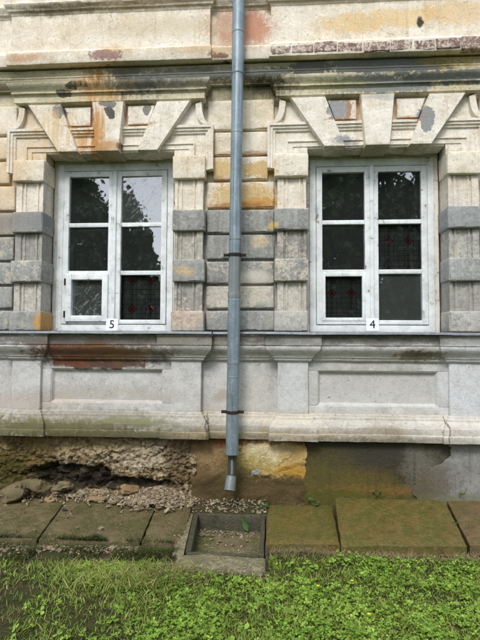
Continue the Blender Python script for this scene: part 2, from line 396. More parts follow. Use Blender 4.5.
def m_metal_(name, a, b, rough, met, dirt):
    M = Mat(name); n = M.noise(5, 7, .7); n2 = M.noise(30, 6, .7)
    s = M.noise(1, 5, .6, M.vmul(M.pos, (40, 40, 1.5)))
    c = M.mix(M.rng(n, .3, .7), a, b); c = M.mix(M.rng(s, .5, .72, 0, .55), c, dirt)
    c = M.mix(M.rng(n2, .58, .7, 0, .6), c, tuple(min(1, x * 1.5) for x in b[:3]) + (1,))
    M.base(c); M.b.inputs['Metallic'].default_value = met
    M.put(M.b.inputs['Roughness'], M.rng(n2, .3, .7, rough - .08, rough + .12)); M.b.inputs['Specular IOR Level'].default_value = .5
    M.bump(n2, .12, .006); return M.m
m_pipe = m_metal_('galvanised_pipe', lin(120, 136, 144), lin(150, 165, 172), .45, .35, lin(82, 90, 92))
m_pipe2 = m_metal_('dull_pipe', lin(124, 130, 130), lin(140, 146, 146), .5, .3, lin(92, 94, 90))
m_pipedark = m_metal_('dark_pipe', lin(66, 68, 62), lin(84, 86, 78), .5, .4, lin(44, 42, 34))
m_outlet = m_metal_('outlet_zinc', lin(100, 107, 106), lin(124, 130, 128), .55, .3, lin(70, 70, 60))
m_iron = m_metal_('bracket_iron', lin(40, 32, 28), lin(62, 48, 40), .7, .4, lin(80, 46, 26))
m_flash = m_metal_('flashing_zinc', lin(140, 146, 150), lin(162, 168, 172), .45, .4, lin(104, 104, 104))

def m_paint_(name, a, wood):
    M = Mat(name); n = M.noise(12, 9, .75); s = M.noise(1, 6, .7, M.vmul(M.pos, (45, 45, 4)))
    s2 = M.noise(1, 6, .7, M.vmul(M.pos, (4, 45, 45)))
    peel = M.rng(M.math('ADD', M.math('MULTIPLY', n, .55), M.math('MULTIPLY', M.math('MAXIMUM', s, s2), .45)), .59, .62)
    c = M.mix(M.rng(n, .35, .65), a, tuple(x * .86 for x in a[:3]) + (1,))
    c = M.mix(M.rng(M.noise(6, 5, .7), .45, .65, 0, .4), c, tuple(x * .66 for x in a[:3]) + (1,))
    c = M.mix(peel, c, wood)
    M.base(c); M.b.inputs['Roughness'].default_value = .6
    M.bump(M.math('ADD', M.math('MULTIPLY', peel, -.6), M.math('MULTIPLY', s, .4)), .5, .004); return M.m
m_paint = m_paint_('peeling_white_paint', lin(236, 240, 239), lin(136, 124, 106))
m_paint2 = m_paint_('inner_white_paint', lin(206, 210, 204), lin(150, 140, 120))
m_reveal = m_paint_('peeling_reveal', lin(232, 226, 214), lin(150, 126, 98))

def m_glass_(name, kind):
    M = Mat(name)
    lw = M.new('ShaderNodeFresnel'); lw.inputs[0].default_value = 1.6 if kind == 3 else 3.0
    gl = M.new('ShaderNodeBsdfGlossy'); gl.inputs['Roughness'].default_value = .015; gl.inputs[0].default_value = (1, 1, 1, 1)
    tr = M.new('ShaderNodeBsdfTransparent'); tr.inputs[0].default_value = (.86, .9, .88, 1)
    df = M.new('ShaderNodeBsdfDiffuse'); df.inputs[0].default_value = lin(160, 168, 162)
    bp = M.new('ShaderNodeBump'); bp.inputs['Strength'].default_value = .06; bp.inputs['Distance'].default_value = .02
    M.put(bp.inputs['Height'], M.noise(5, 2, .4)); M.l.new(bp.outputs[0], gl.inputs['Normal']); M.l.new(bp.outputs[0], lw.inputs['Normal'])
    m1 = M.new('ShaderNodeMixShader'); M.l.new(lw.outputs[0], m1.inputs[0]); M.l.new(tr.outputs[0], m1.inputs[1]); M.l.new(gl.outputs[0], m1.inputs[2])
    d = M.rng(M.noise(16, 5, .8), .50, .72, .02, .10)
    spots = M.rng(M.noise(70, 3, .7), .70, .74, 0, .35)
    d = M.math('ADD', M.math('ADD', d, spots), -.015 if kind == 3 else .025)
    if kind == 1:
        q = M.new('ShaderNodeMapping'); q.inputs['Rotation'].default_value = (0, .85, 0)
        M.put(q.inputs[0], M.warp(5, .1, 2)); sc = M.rng(M.noise(1, 4, .75, M.vmul(q.outputs[0], (7, 1, 60))), .56, .61, 0, .34)
        q2 = M.new('ShaderNodeMapping'); q2.inputs['Rotation'].default_value = (0, -.6, 0)
        M.put(q2.inputs[0], M.warp(4, .14, 2)); sc2 = M.rng(M.noise(1, 4, .75, M.vmul(q2.outputs[0], (9, 1, 75))), .60, .64, 0, .34)
        d = M.math('ADD', d, M.math('ADD', sc, sc2))
        d = M.math('ADD', d, .07)
    if kind == 2: d = M.math('ADD', d, .06)
    d = M.math('MINIMUM', M.math('MAXIMUM', d, .004), .8)
    m2 = M.new('ShaderNodeMixShader'); M.put(m2.inputs[0], d); M.l.new(m1.outputs[0], m2.inputs[1]); M.l.new(df.outputs[0], m2.inputs[2])
    M.l.new(m2.outputs[0], M.out.inputs[0]); return M.m
m_glass = [m_glass_('window_glass', 0), m_glass_('scratched_glass', 1), m_glass_('dusty_glass', 2), m_glass_('clear_glass', 3)]

def m_flat(name, c, rough=.9):
    M = Mat(name); n = M.noise(6, 5); M.base(M.mix(M.rng(n, .3, .7, 0, .4), c, tuple(x * .7 for x in c[:3]) + (1,)))
    M.b.inputs['Roughness'].default_value = rough; return M.m
m_room = m_flat('room_wall', lin(96, 88, 76))
m_paper = m_flat('paper', lin(238, 240, 240))
m_ink = m_flat('ink', lin(24, 24, 26))
m_tape = m_flat('dark_edge', lin(60, 58, 54))

def m_curtain_():
    M = Mat('patterned_curtain', 'obj')
    x, y, z = M.xyz()
    px = M.math('PINGPONG', x, .10); pz = M.math('PINGPONG', z, .155)
    dia = M.math('ADD', px, pz)
    c = M.mix(M.rng(M.noise(160, 2), .3, .7), lin(112, 112, 108), lin(136, 136, 132))
    g = M.math('MINIMUM', M.math('PINGPONG', x, .05 / 2), M.math('PINGPONG', z, .0517 / 2))
    c = M.mix(M.rng(g, .003, .0015), c, lin(44, 44, 46))
    dots = M.math('MAXIMUM', M.math('PINGPONG', M.math('ADD', x, .025), .05 / 2), M.math('PINGPONG', M.math('ADD', z, .026), .0517 / 2))
    c = M.mix(M.rng(dots, .004, .002), c, lin(20, 20, 22))
    c = M.mix(M.rng(dia, .050, .046), c, lin(158, 62, 58))
    c = M.mix(M.rng(M.math('ABSOLUTE', M.math('SUBTRACT', dia, .046)), .005, .003), c, lin(60, 26, 26))
    c = M.mix(M.rng(dia, .016, .013), c, lin(60, 24, 26))
    M.base(c); return M.m
m_curt = m_curtain_()

def m_ground_():
    M = Mat('earth')
    n = M.noise(2.2, 8, .7); n2 = M.noise(22, 7, .72); wp = M.warp(3, .3)
    c = M.mix(M.rng(n2, .35, .7), lin(58, 48, 34), lin(92, 78, 56))
    c = M.mix(M.rng(n, .42, .6, 0, .8), c, lin(62, 70, 30))
    y = M.xyz()[1]
    c = M.mix(M.math('MULTIPLY', M.rng(y, -4, -8), 1), c, lin(70, 96, 36))
    M.base(c); M.bump(M.math('ADD', n2, M.math('MULTIPLY', M.noise(80, 4), .5)), .9, .03)
    M.b.inputs['Roughness'].default_value = 1; return M.m
m_ground = m_ground_()
def m_leaf_(name, a, b, tr=.25, dry=None, tip=None):
    M = Mat(name); i = M.island(); n = M.noise(1.4, 4)
    c = M.mix(M.math('ADD', M.math('MULTIPLY', i, .75), M.math('MULTIPLY', M.math('SUBTRACT', n, .5), 1.1), clamp=True), a, b)
    if dry: c = M.mix(M.rng(i, .86, .9, 0, .9), c, dry)
    M.base(c); M.b.inputs['Roughness'].default_value = .5; M.b.inputs['Specular IOR Level'].default_value = .35
    tl = M.new('ShaderNodeBsdfTranslucent'); M.put(tl.inputs[0], c)
    mx = M.new('ShaderNodeMixShader'); mx.inputs[0].default_value = tr
    M.l.new(M.b.outputs[0], mx.inputs[1]); M.l.new(tl.outputs[0], mx.inputs[2]); M.l.new(mx.outputs[0], M.out.inputs[0]); return M.m
m_grass = m_leaf_('grass_blade', lin(98, 126, 38), lin(166, 186, 78), dry=lin(190, 178, 112))
m_clover = m_leaf_('clover_leaf', lin(102, 142, 42), lin(172, 202, 86))
m_tus = m_leaf_('tussock_blade', lin(108, 132, 46), lin(178, 188, 98), dry=lin(196, 184, 124))
m_dry = m_leaf_('dry_grass', lin(120, 104, 74), lin(176, 160, 122))
m_moss = m_leaf_('moss', lin(46, 54, 18), lin(84, 92, 34), tr=.1)
m_weed = m_leaf_('weed_leaf', lin(72, 108, 50), lin(104, 140, 74))
m_tree = m_leaf_('tree_leaf', lin(38, 62, 24), lin(74, 104, 46))
m_bark = m_flat('bark', lin(84, 72, 58))
m_flower = m_flat('yellow_flower', lin(226, 204, 40))

# ------------------------------------------------------------------ mesh toolkit
def jit(p, amp, f=3.0):
    if amp <= 0: return p
    v = mnoise.noise_vector(Vector(p) * f) + mnoise.noise_vector(Vector(p) * f * 4.3) * .4
    return (p[0] + v.x * amp, p[1] + v.y * amp, p[2] + v.z * amp)

class MB:
    def __init__(s): s.v = []; s.f = []
    def add(s, vs, fs):
        o = len(s.v); s.v += [tuple(v) for v in vs]; s.f += [tuple(i + o for i in f) for f in fs]; return s
    def box(s, x0, x1, y0, y1, z0, z1):
        return s.add([(x, y, z) for x in (x0, x1) for y in (y0, y1) for z in (z0, z1)],
                     [(0, 1, 3, 2), (4, 6, 7, 5), (0, 4, 5, 1), (2, 3, 7, 6), (0, 2, 6, 4), (1, 5, 7, 3)])
    def prism(s, poly, y0, y1):
        """polygon in XZ extruded along Y (y0 front, y1 back)"""
        n = len(poly)
        return s.add([(x, y0, z) for x, z in poly] + [(x, y1, z) for x, z in poly],
                     [tuple(range(n)), tuple(range(2 * n - 1, n - 1, -1))] + [(i, i + n, (i + 1) % n + n, (i + 1) % n) for i in range(n)])
    def rbox(s, x0, x1, y0, y1, z0, z1, b=.012, cell=.07, amp=.003, chip=.006, seed=0):
        lo = (x0, y0, z0); hi = (x1, y1, z1); ax = []
        for a in range(3):
            bb = min(b, (hi[a] - lo[a]) * .45); n = max(1, int(round((hi[a] - lo[a] - 2 * bb) / cell)))
            ax.append([lo[a], lo[a] + .4 * bb] + [lo[a] + bb + (hi[a] - lo[a] - 2 * bb) * i / n for i in range(n + 1)] + [hi[a] - .4 * bb, hi[a]])
        idx = {}; vs = []; fs = []
        def vid(i, j, k):
            if (i, j, k) in idx: return idx[i, j, k]
            p = [ax[0][i], ax[1][j], ax[2][k]]
            c = [min(max(p[a], lo[a] + b), hi[a] - b) if hi[a] - lo[a] > 2 * b else (lo[a] + hi[a]) / 2 for a in range(3)]
            d = Vector(p) - Vector(c)
            ne = sum(1 for a in range(3) if abs(d[a]) > 1e-6)
            if d.length > 1e-9:
                q = Vector(c) + d.normalized() * min(b, d.length if ne < 2 else b)
                if ne >= 2 and chip > 0:
                    t = mnoise.noise(Vector((p[0] * 9 + seed, p[1] * 9, p[2] * 9))) + .5 * mnoise.noise(Vector((p[0] * 31, p[1] * 31 + seed, p[2] * 31)))
                    q -= d.normalized() * chip * max(0, t * 2.2 - .35)
            else: q = Vector(p)
            idx[i, j, k] = len(vs); vs.append(jit(q, amp, 4.0)); return idx[i, j, k]
        nx, ny, nz = (len(a) - 1 for a in ax)
        for i in range(nx):
            for j in range(ny):
                fs.append((vid(i, j, 0), vid(i, j + 1, 0), vid(i + 1, j + 1, 0), vid(i + 1, j, 0)))
                fs.append((vid(i, j, nz), vid(i + 1, j, nz), vid(i + 1, j + 1, nz), vid(i, j + 1, nz)))
            for k in range(nz):
                fs.append((vid(i, 0, k), vid(i + 1, 0, k), vid(i + 1, 0, k + 1), vid(i, 0, k + 1)))
                fs.append((vid(i, ny, k), vid(i, ny, k + 1), vid(i + 1, ny, k + 1), vid(i + 1, ny, k)))
        for j in range(ny):
            for k in range(nz):
                fs.append((vid(0, j, k), vid(0, j, k + 1), vid(0, j + 1, k + 1), vid(0, j + 1, k)))
                fs.append((vid(nx, j, k), vid(nx, j + 1, k), vid(nx, j + 1, k + 1), vid(nx, j, k + 1)))
        return s.add(vs, fs)
    def sweep(s, path, prof, fn, amp=.003, cell=.06, cap=True):
        """profile [(offset, h)] along polyline path, mitred; fn(a, b, h) maps to space"""
        n = len(path); P = [Vector(p) for p in path]; st = []
        nor = []
        for i in range(n - 1):
            d = (P[i + 1] - P[i]).normalized(); nor.append(Vector((d.y, -d.x)))
        mit = []
        for i in range(n):
            if i == 0: mit.append(nor[0])
            elif i == n - 1: mit.append(nor[-1])
            else: mit.append((nor[i - 1] + nor[i]) / (1 + nor[i - 1].dot(nor[i])))
        for i in range(n - 1):
            k = max(1, int((P[i + 1] - P[i]).length / cell))
            for j in range(k): t = j / k; st.append((P[i].lerp(P[i + 1], t), mit[i].lerp(mit[i + 1], t)))
        st.append((P[-1], mit[-1]))
        vs = []; m_ = len(prof)
        for p, q in st:
            for off, h in prof:
                a = p + q * off; vs.append(jit(jit(fn(a.x, a.y, h), amp, 3.0), amp * .45, 17.0))
        fs = []
        for i in range(len(st) - 1):
            for j in range(m_ - 1):
                fs.append((i * m_ + j, i * m_ + j + 1, (i + 1) * m_ + j + 1, (i + 1) * m_ + j))
        if cap:
            fs.append(tuple(range(m_))); fs.append(tuple((len(st) - 1) * m_ + j for j in range(m_ - 1, -1, -1)))
        return s.add(vs, fs)
    def tube(s, pts, rad, seg=20, cap=(True, True)):
        pts = [Vector(p) for p in pts]; n = len(pts); vs = []; fs = []
        if not isinstance(rad, (list, tuple)): rad = [rad] * n
        for i, p in enumerate(pts):
            d = (pts[min(i + 1, n - 1)] - pts[max(i - 1, 0)]).normalized()
            a = d.cross(Vector((0, 1, 0)) if abs(d.y) < .9 else Vector((1, 0, 0))).normalized(); b = d.cross(a)
            for k in range(seg):
                t = 2 * math.pi * k / seg; vs.append(p + (a * math.cos(t) + b * math.sin(t)) * rad[i])
        for i in range(n - 1):
            for k in range(seg):
                fs.append((i * seg + k, i * seg + (k + 1) % seg, (i + 1) * seg + (k + 1) % seg, (i + 1) * seg + k))
        if cap[0]: fs.append(tuple(range(seg - 1, -1, -1)))
        if cap[1]: fs.append(tuple((n - 1) * seg + k for k in range(seg)))
        return s.add(vs, fs)
    def grid(s, us, vs_, fn):
        o = len(s.v); nu, nv = len(us), len(vs_)
        s.v += [tuple(fn(u, v)) for u in us for v in vs_]
        s.f += [(o + i * nv + j, o + (i + 1) * nv + j, o + (i + 1) * nv + j + 1, o + i * nv + j + 1) for i in range(nu - 1) for j in range(nv - 1)]
        return s
    def build(s, name, mat, parent=None, sharp=32, recalc=True):
        me = bpy.data.meshes.new(name); me.from_pydata(s.v, [], s.f); 
        if recalc:
            bm = bmesh.new(); bm.from_mesh(me); bmesh.ops.recalc_face_normals(bm, faces=bm.faces); bm.to_mesh(me); bm.free()
        me.materials.append(mat)
        me.polygons.foreach_set('use_smooth', [True] * len(me.polygons))
        if sharp: me.set_sharp_from_angle(angle=math.radians(sharp))
        me.update()
        return link(name, me, parent)

def link(name, me, parent=None, loc=None):
    o = bpy.data.objects.new(name, me); col.objects.link(o)
    if parent is not None: o.parent = parent
    if loc is not None: o.location = loc
    return o
def tag(o, label=None, cat=None, group=None, kind=None):
    for k, v in (('label', label), ('category', cat), ('group', group), ('kind', kind)):
        if v: o[k] = v
    return o
def empty(name, loc=(0, 0, 0)):
    o = bpy.data.objects.new(name, None); o.location = loc; o.empty_display_size = .1; col.objects.link(o); return o

def frange(a, b, step):
    n = max(1, int(round((b - a) / step))); return [a + (b - a) * i / n for i in range(n + 1)]

# ================================================================== HOUSE
BAYS = (-1.335, 1.335)
XL, XR = -3.7, 3.7
house = empty('house', (0, 0, 0))
tag(house, 'old weathered plaster house facade with two tall windows above a damp plinth', 'house')

# wall body with two openings
b = MB()
for x0, x1 in ((XL, -2.02), (-.65, .65), (2.02, XR)): b.box(x0, x1, 0, .5, 0.615, 6.2)
for cx in BAYS:
    b.box(cx - .687, cx + .687, 0.001, .5, 3.50, 6.2); b.box(cx - .687, cx + .687, .001, .5, 0.615, 1.64)
b.box(XL, XR, .42, .5, -.15, .614)
b.build('wall', m_mid, house)

# rooms behind the windows
b = MB()
for cx in BAYS:
    x0, x1, y0, y1, z0, z1 = cx - 1.25, cx + 1.25, .49, 3.4, .9, 4.1
    b.box(x0 - .05, x1 + .05, y1, y1 + .05, z0, z1)
    b.box(x0 - .05, x0, y0, y1, z0, z1); b.box(x1, x1 + .05, y0, y1, z0, z1)
    b.box(x0 - .05, x1 + .05, y0, y1 + .05, z0 - .05, z0); b.box(x0 - .05, x1 + .05, y0, y1 + .05, z1, z1 + .05)
b.build('room_shell', m_room, house)

# rusticated courses between and beside the bays
JT = [3.955, 3.685, 3.424, 3.168, 2.888, 2.63, 2.367, 2.117, 1.867, 1.648]
for i in range(len(JT) - 1):
    z1, z0 = JT[i] - .012, JT[i + 1] + .012
    for x0, x1 in ((-.338, .338), (-3.65, -2.345), (2.345, 3.65)):
        if i in (1, 2) : x0_, x1_ = (x0 + .06 if x0 < 0 and x1 > 0 else x0), (x1 - .06 if x0 < 0 and x1 > 0 else x1)
        else: x0_, x1_ = x0, x1
        if i in (1, 2) and x0 < -1: x1_ = x1 - .06
        if i in (1, 2) and x0 > 1: x0_ = x0 + .06
        if i == 0: z1 = 4.0
        MB().rbox(x0_, x1_, -.04 + random.uniform(-.004, .003), .05, z0 + random.uniform(-.004, .004), z1 + random.uniform(-.004, .004), .014, .05, .004, .012, i * 3.1).build('stone_block', m_mid, house)

# upper belt: pedestals above the string course
fnH = lambda x, y, h: (x, y, h)
steps = lambda yc, yb, half: [(XL, yc)] + sum([[(cx - half, yc), (cx - half, yb), (cx + half, yb), (cx + half, yc)] for cx in BAYS], []) + [(XR, yc)]
b = MB()
b.sweep(steps(-.10, -.15, 1.03), [(-.1, 6.2), (.02, 6.2), (.02, 5.06), (.05, 5.055), (.05, 5.0), (.06, 4.985), (.055, 4.965), (.035, 4.945), (.03, 4.925), (.012, 4.915), (.008, 4.895), (0, 4.885), (0, 4.50), (-.1, 4.50)], fnH, .004, .05, cap=False)
b.build('upper_belt', m_belt, house)
b = MB()
b.sweep(steps(-.145, -.178, 1.03), [(-.1, 4.505), (.0, 4.50), (.012, 4.485), (.02, 4.475), (.022, 4.362), (.018, 4.352), (-.1, 4.35)], fnH, .0045, .04, cap=False)
b.build('string_course', m_belt, house)
# exposed bricks where the render has fallen off the lower edge of the string course
x = .30; bi = 0
zb = 4.362
while x < 2.75:
    L = random.uniform(.20, .26)
    yf = -.203 - random.uniform(0, .009) - (0 if x > .31 else 0)
    MB().rbox(x, x + L - .005, yf, -.13, zb + random.uniform(-.012, .006), zb + .108 + random.uniform(-.022, .012), .012, .022, .007, .03, x).build('brick', m_brick, house)
    x += L; bi += 1

# cornice below the belt, continuous
b = MB()
b.sweep([(XL, -.0), (XR, -.0)], [(-.1, 4.328), (.118, 4.326), (.122, 4.318), (.112, 4.30), (.105, 4.275), (.10, 4.262), (.118, 4.26), (.118, 4.246), (.112, 4.24), (.112, 4.225), (.10, 4.20), (.08, 4.175), (.06, 4.165), (.06, 4.15), (-.1, 4.15)], fnH, .004, .05, cap=False)
b.build('cornice', m_entab, house)
MB().box(-.42, .42, -.02, .01, 3.95, 4.17).build('frieze', m_entab, house)
MB().box(XL, -2.2, -.02, .01, 3.95, 4.17).build('frieze', m_entab, house)
MB().box(2.2, XR, -.02, .01, 3.95, 4.17).build('frieze', m_entab, house)

def mirror_poly(poly, cx, s): return [(cx + s * u, z) for u, z in (poly if s > 0 else poly[::-1])]
fnV = lambda x, z, h: (x, -h, z)
for bi, cx in enumerate(BAYS):
    # hood cornice over the window
    b = MB()
    b.sweep([(cx - .93, .02), (cx - .93, -.10), (cx + .93, -.10), (cx + .93, .02)],
            [(-.1, 4.158), (.105, 4.158), (.105, 4.142), (.095, 4.12), (.075, 4.10), (.062, 4.075), (.074, 4.073), (.074, 4.058), (.056, 4.05), (.046, 4.03), (.05, 4.027), (.05, 3.975), (.04, 3.968), (.02, 3.958), (-.1, 3.958)], fnH, .0035, .05, cap=False)
    b.build('hood_cornice', m_entab, house)
    # eared surround
    sur = MB()
    sur.prism([(cx - 1.06, 3.275), (cx - 1.06, 3.716), (cx - .95, 3.716), (cx - .95, 3.96), (cx + .95, 3.96), (cx + .95, 3.716), (cx + 1.06, 3.716), (cx + 1.06, 3.275), (cx + .96, 3.275), (cx + .96, 3.38), (cx + .667, 3.38), (cx + .667, 3.482), (cx - .667, 3.482), (cx - .667, 3.38), (cx - .96, 3.38), (cx - .96, 3.275)], -.075, .02)
    S = sur.build('window_surround', m_arch, house)
    mb = MB()
    # outer rim moulding: runs up the ear, along the head and down the other ear
    mb.sweep([(cx + 1.065, 3.27), (cx + 1.065, 3.722), (cx - 1.065, 3.722), (cx - 1.065, 3.27)],
             [(0, .05), (0, .118), (-.026, .118), (-.030, .105), (-.052, .105), (-.060, .092), (-.078, .090), (-.085, .07)], fnV, .002, .05)
    mb.build('rim_moulding', m_arch, S)
    mb = MB()
    mb.sweep([(cx + .875, 3.36), (cx + .875, 3.548), (cx - .875, 3.548), (cx - .875, 3.36)],
             [(0, .05), (0, .094), (-.012, .094), (-.016, .083), (-.060, .083), (-.064, .05)], fnV, .002, .05)
    mb.build('inner_moulding', m_arch, S)
    MB().rbox(cx - .664, cx + .664, -.07, .128, 3.468, 3.52, .006, .08, .003, .004).build('lintel', m_arch, S)
    # splayed voussoirs and keystone
    def vous(poly, yf, name):
        MB_ = MB(); n = len(poly)
        cxp = sum(p[0] for p in poly) / n; czp = sum(p[1] for p in poly) / n
        rings = []
        for sc, y in ((1.0, .12), (1.0, yf + .012), (None, yf)):
            rings.append([((cxp + (px - cxp) * (1 if sc else .955)), y, czp + (pz - czp) * (1 if sc else .98)) for px, pz in poly])
        vs_ = [jit(p, .003) for r in rings for p in r]
        fs_ = [(i + k * n, (i + 1) % n + k * n, (i + 1) % n + (k + 1) * n, i + (k + 1) * n) for k in range(2) for i in range(n)] + [tuple(2 * n + i for i in range(n)), tuple(range(n - 1, -1, -1))]
        return MB_.add(vs_, fs_).build(name, m_arch, S)
    vous([(cx - .165, 3.962), (cx + .168, 3.962), (cx + .118, 3.452), (cx - .118, 3.452)], -.165, 'keystone')
    for s in (-1, 1):
        vous(mirror_poly([(.50, 3.957), (.845, 3.957), (.505, 3.458), (.305, 3.458)], cx, s), -.15, 'voussoir')
        # raised tablet between keystone and voussoir
        tb = [(.195, 3.93), (.465, 3.93), (.40, 3.742), (.195, 3.742)]
        MB().prism(mirror_poly(tb, cx, s), -.112, .0).build('tablet', m_arch, S)
        # concave scroll bracket
        out = []; inn = []
        for k in range(9):
            t = k / 8; c = 1 - math.cos(t * math.pi / 2)
            out.append((.945 + .10 * c ** 1.0, 3.956 - .232 * math.sin(t * math.pi / 2) ** .9))
            inn.append((.885 + .10 * (1 - math.cos(t * math.pi / 2)), 3.935 - .211 * math.sin(t * math.pi / 2) ** .9))
        poly = [(.885, 3.957)] + out + inn[::-1]
        q = MB(); n = len(out)
        o2 = [(.885, 3.957)] + inn; 
        fr = [(cx + s * u, -.118, z) for u, z in out] + [(cx + s * u, -.118, z) for u, z in inn]
        bk = [(x_, 0, z_) for x_, _, z_ in fr]
        fs_ = [(i, i + 1, n + i + 1, n + i) for i in range(n - 1)]
        fs_ += [(i, i + 1, 2 * n + i + 1, 2 * n + i) for i in range(n - 1)] + [(n + i, n + i + 1, 3 * n + i + 1, 3 * n + i) for i in range(n - 1)]
        q.add(fr + bk, fs_).build('scroll', m_arch, S)
    # pilasters with blocks
    for s in (-1, 1):
        pu = [(.682, 1), (.71, 1), (.713, .0), (.732, .0), (.735, .8), (.752, .8), (.755, .1), (.80, .1), (.86, .1), (.863, .8), (.88, .8), (.883, 0), (.90, 0), (.903, 1), (.965, 1)]
        core = MB()
        a0, a1 = sorted((cx + s * .69, cx + s * .955))
        core.box(a0, a1, -.05, .135, 1.64, 3.4)
        pil = core.build('pilaster', m_shaft, house)
        ZB = [(3.172, 3.392), (2.648, 2.86), (2.140, 2.362), (1.652, 1.85)]
        if s * cx < 0: ZB[0] = (3.172, 3.405)
        for k, (z0, z1) in enumerate(ZB):
            x0, x1 = sorted((cx + s * (.664 + random.uniform(-.004, .004)), cx + s * (.992 + random.uniform(-.004, .004))))
            MB().rbox(x0, x1, -.128 + random.uniform(-.004, .004), .13, z0, z1, .013, .05, .004, .014, cx + k + s).build('pilaster_block', m_mid, pil)
        for k in range(3):
            z1 = ZB[k][0] + .01; z0 = ZB[k + 1][1] - .01
            q = MB(); zs_ = frange(z0, z1, .05)
            prof = [(.682, .132)] + [(u, -.075 - .014 * d) for u, d in pu] + [(.965, .0)]
            vv = [jit((cx + s * u, y, z), .0025, 6) for z in zs_ for u, y in prof]; n = len(prof)
            q.add(vv, [(i * n + j, i * n + j + 1, (i + 1) * n + j + 1, (i + 1) * n + j) for i in range(len(zs_) - 1) for j in range(n - 1)])
            q.build('shaft', m_shaft, pil)

# sill course (moulding under the windows)
def step2(yc, yp, yq, e=0):
    p = [(XL, yc)]
    for cx in BAYS:
        p += [(cx - .96 - e, yc), (cx - .96 - e, yp), (cx - .665 + e, yp), (cx - .665 + e, yq), (cx + .665 - e, yq), (cx + .665 - e, yp), (cx + .96 + e, yp), (cx + .96 + e, yc)]
    return p + [(XR, yc)]
b = MB()
b.sweep(step2(-.015, -.09, -.055), [(-.15, 1.636), (.125, 1.634), (.125, 1.605), (.118, 1.595), (.118, 1.52), (.11, 1.512), (.112, 1.495), (.10, 1.468), (.07, 1.438), (.048, 1.415), (.045, 1.40), (.034, 1.395), (.03, 1.375), (.014, 1.36), (0, 1.352), (-.05, 1.35)], fnH, .004, .05, cap=False)
b.build('sill_course', m_ped, house)
b = MB()
b.sweep(step2(-.015, -.09, -.055), [(-.05, .862), (0, .86), (.012, .85), (.016, .835), (.03, .825), (.034, .805), (.05, .79), (.066, .765), (.072, .745), (.078, .742), (.081, .70), (.079, .682), (.088, .674), (.092, .635), (.086, .612), (-.1, .61)], fnH, .0045, .04, cap=False)
b.build('base_moulding', m_base, house)
# dado between sill course and base
for cx in BAYS:
    for s in (-1, 1):
        x0, x1 = sorted((cx + s * .665, cx + s * .96))
        MB().rbox(x0, x1, -.093, .02, .845, 1.362, .006, .06, .003, .006, cx).build('pedestal', m_ped, house)
    # panel frame
    q = MB()
    o_ = (cx - .668, cx + .668, .84, 1.365); i_ = (cx - .572, cx + .572, .935, 1.272)
    for (a0, a1, c0, c1) in ((o_[0], o_[1], i_[3], o_[3]), (o_[0], o_[1], o_[2], i_[2]), (o_[0], i_[0], i_[2], i_[3]), (i_[1], o_[1], i_[2], i_[3])):
        q.rbox(a0, a1, -.056, .02, c0, c1, .005, .06, .002, .004)
    pf = q.build('panel_frame', m_ped, house)
    q = MB(); q.sweep([(i_[0], i_[2]), (i_[0], i_[3]), (i_[1], i_[3]), (i_[1], i_[2]), (i_[0], i_[2])], [(-.001, .05), (.008, .046), (.014, .03), (.02, .022), (.03, .012)], fnV, .001, .06, cap=False)
    q.build('panel_bead', m_ped, pf)
    MB().box(cx - .6, cx + .6, -.016, .02, .90, 1.30).build('recessed_panel', m_ped, pf)
for x0, x1 in ((-.378, .378), (XL, -2.292), (2.292, XR)):
    MB().rbox(x0, x1, -.016, .02, .84, 1.362, .004, .07, .003, 0).build('dado', m_ped, house)

# zinc flashing strips on the sill
def flashing(x0, x1, yf, zf):
    q = MB(); xs_ = frange(x0, x1, .12); pr = [(.10, 1.652), (yf + .004, zf + .008), (yf, zf + .004), (yf - .002, zf - .014), (yf + .004, zf - .016), (yf + .006, zf - .002)]
    vv = []
    for x_ in xs_:
        w_ = .004 * mnoise.noise(Vector((x_ * 2.2, yf, 0)))
        vv += [(x_, y, z + w_ * (1 if k else 0)) for k, (y, z) in enumerate(pr)]
    n = len(pr); q.add(vv, [(i * n + j, i * n + j + 1, (i + 1) * n + j + 1, (i + 1) * n + j) for i in range(len(xs_) - 1) for j in range(n - 1)])
    return q.build('sill_flashing', m_flash, house, sharp=20)
flashing(-3.6, -1.1, -.235, 1.638); flashing(-1.11, -.255, -.238, 1.640)
flashing(-.27, .29, -.155, 1.640)
flashing(.235, 1.98, -.238, 1.638); flashing(1.97, 3.6, -.236, 1.636)

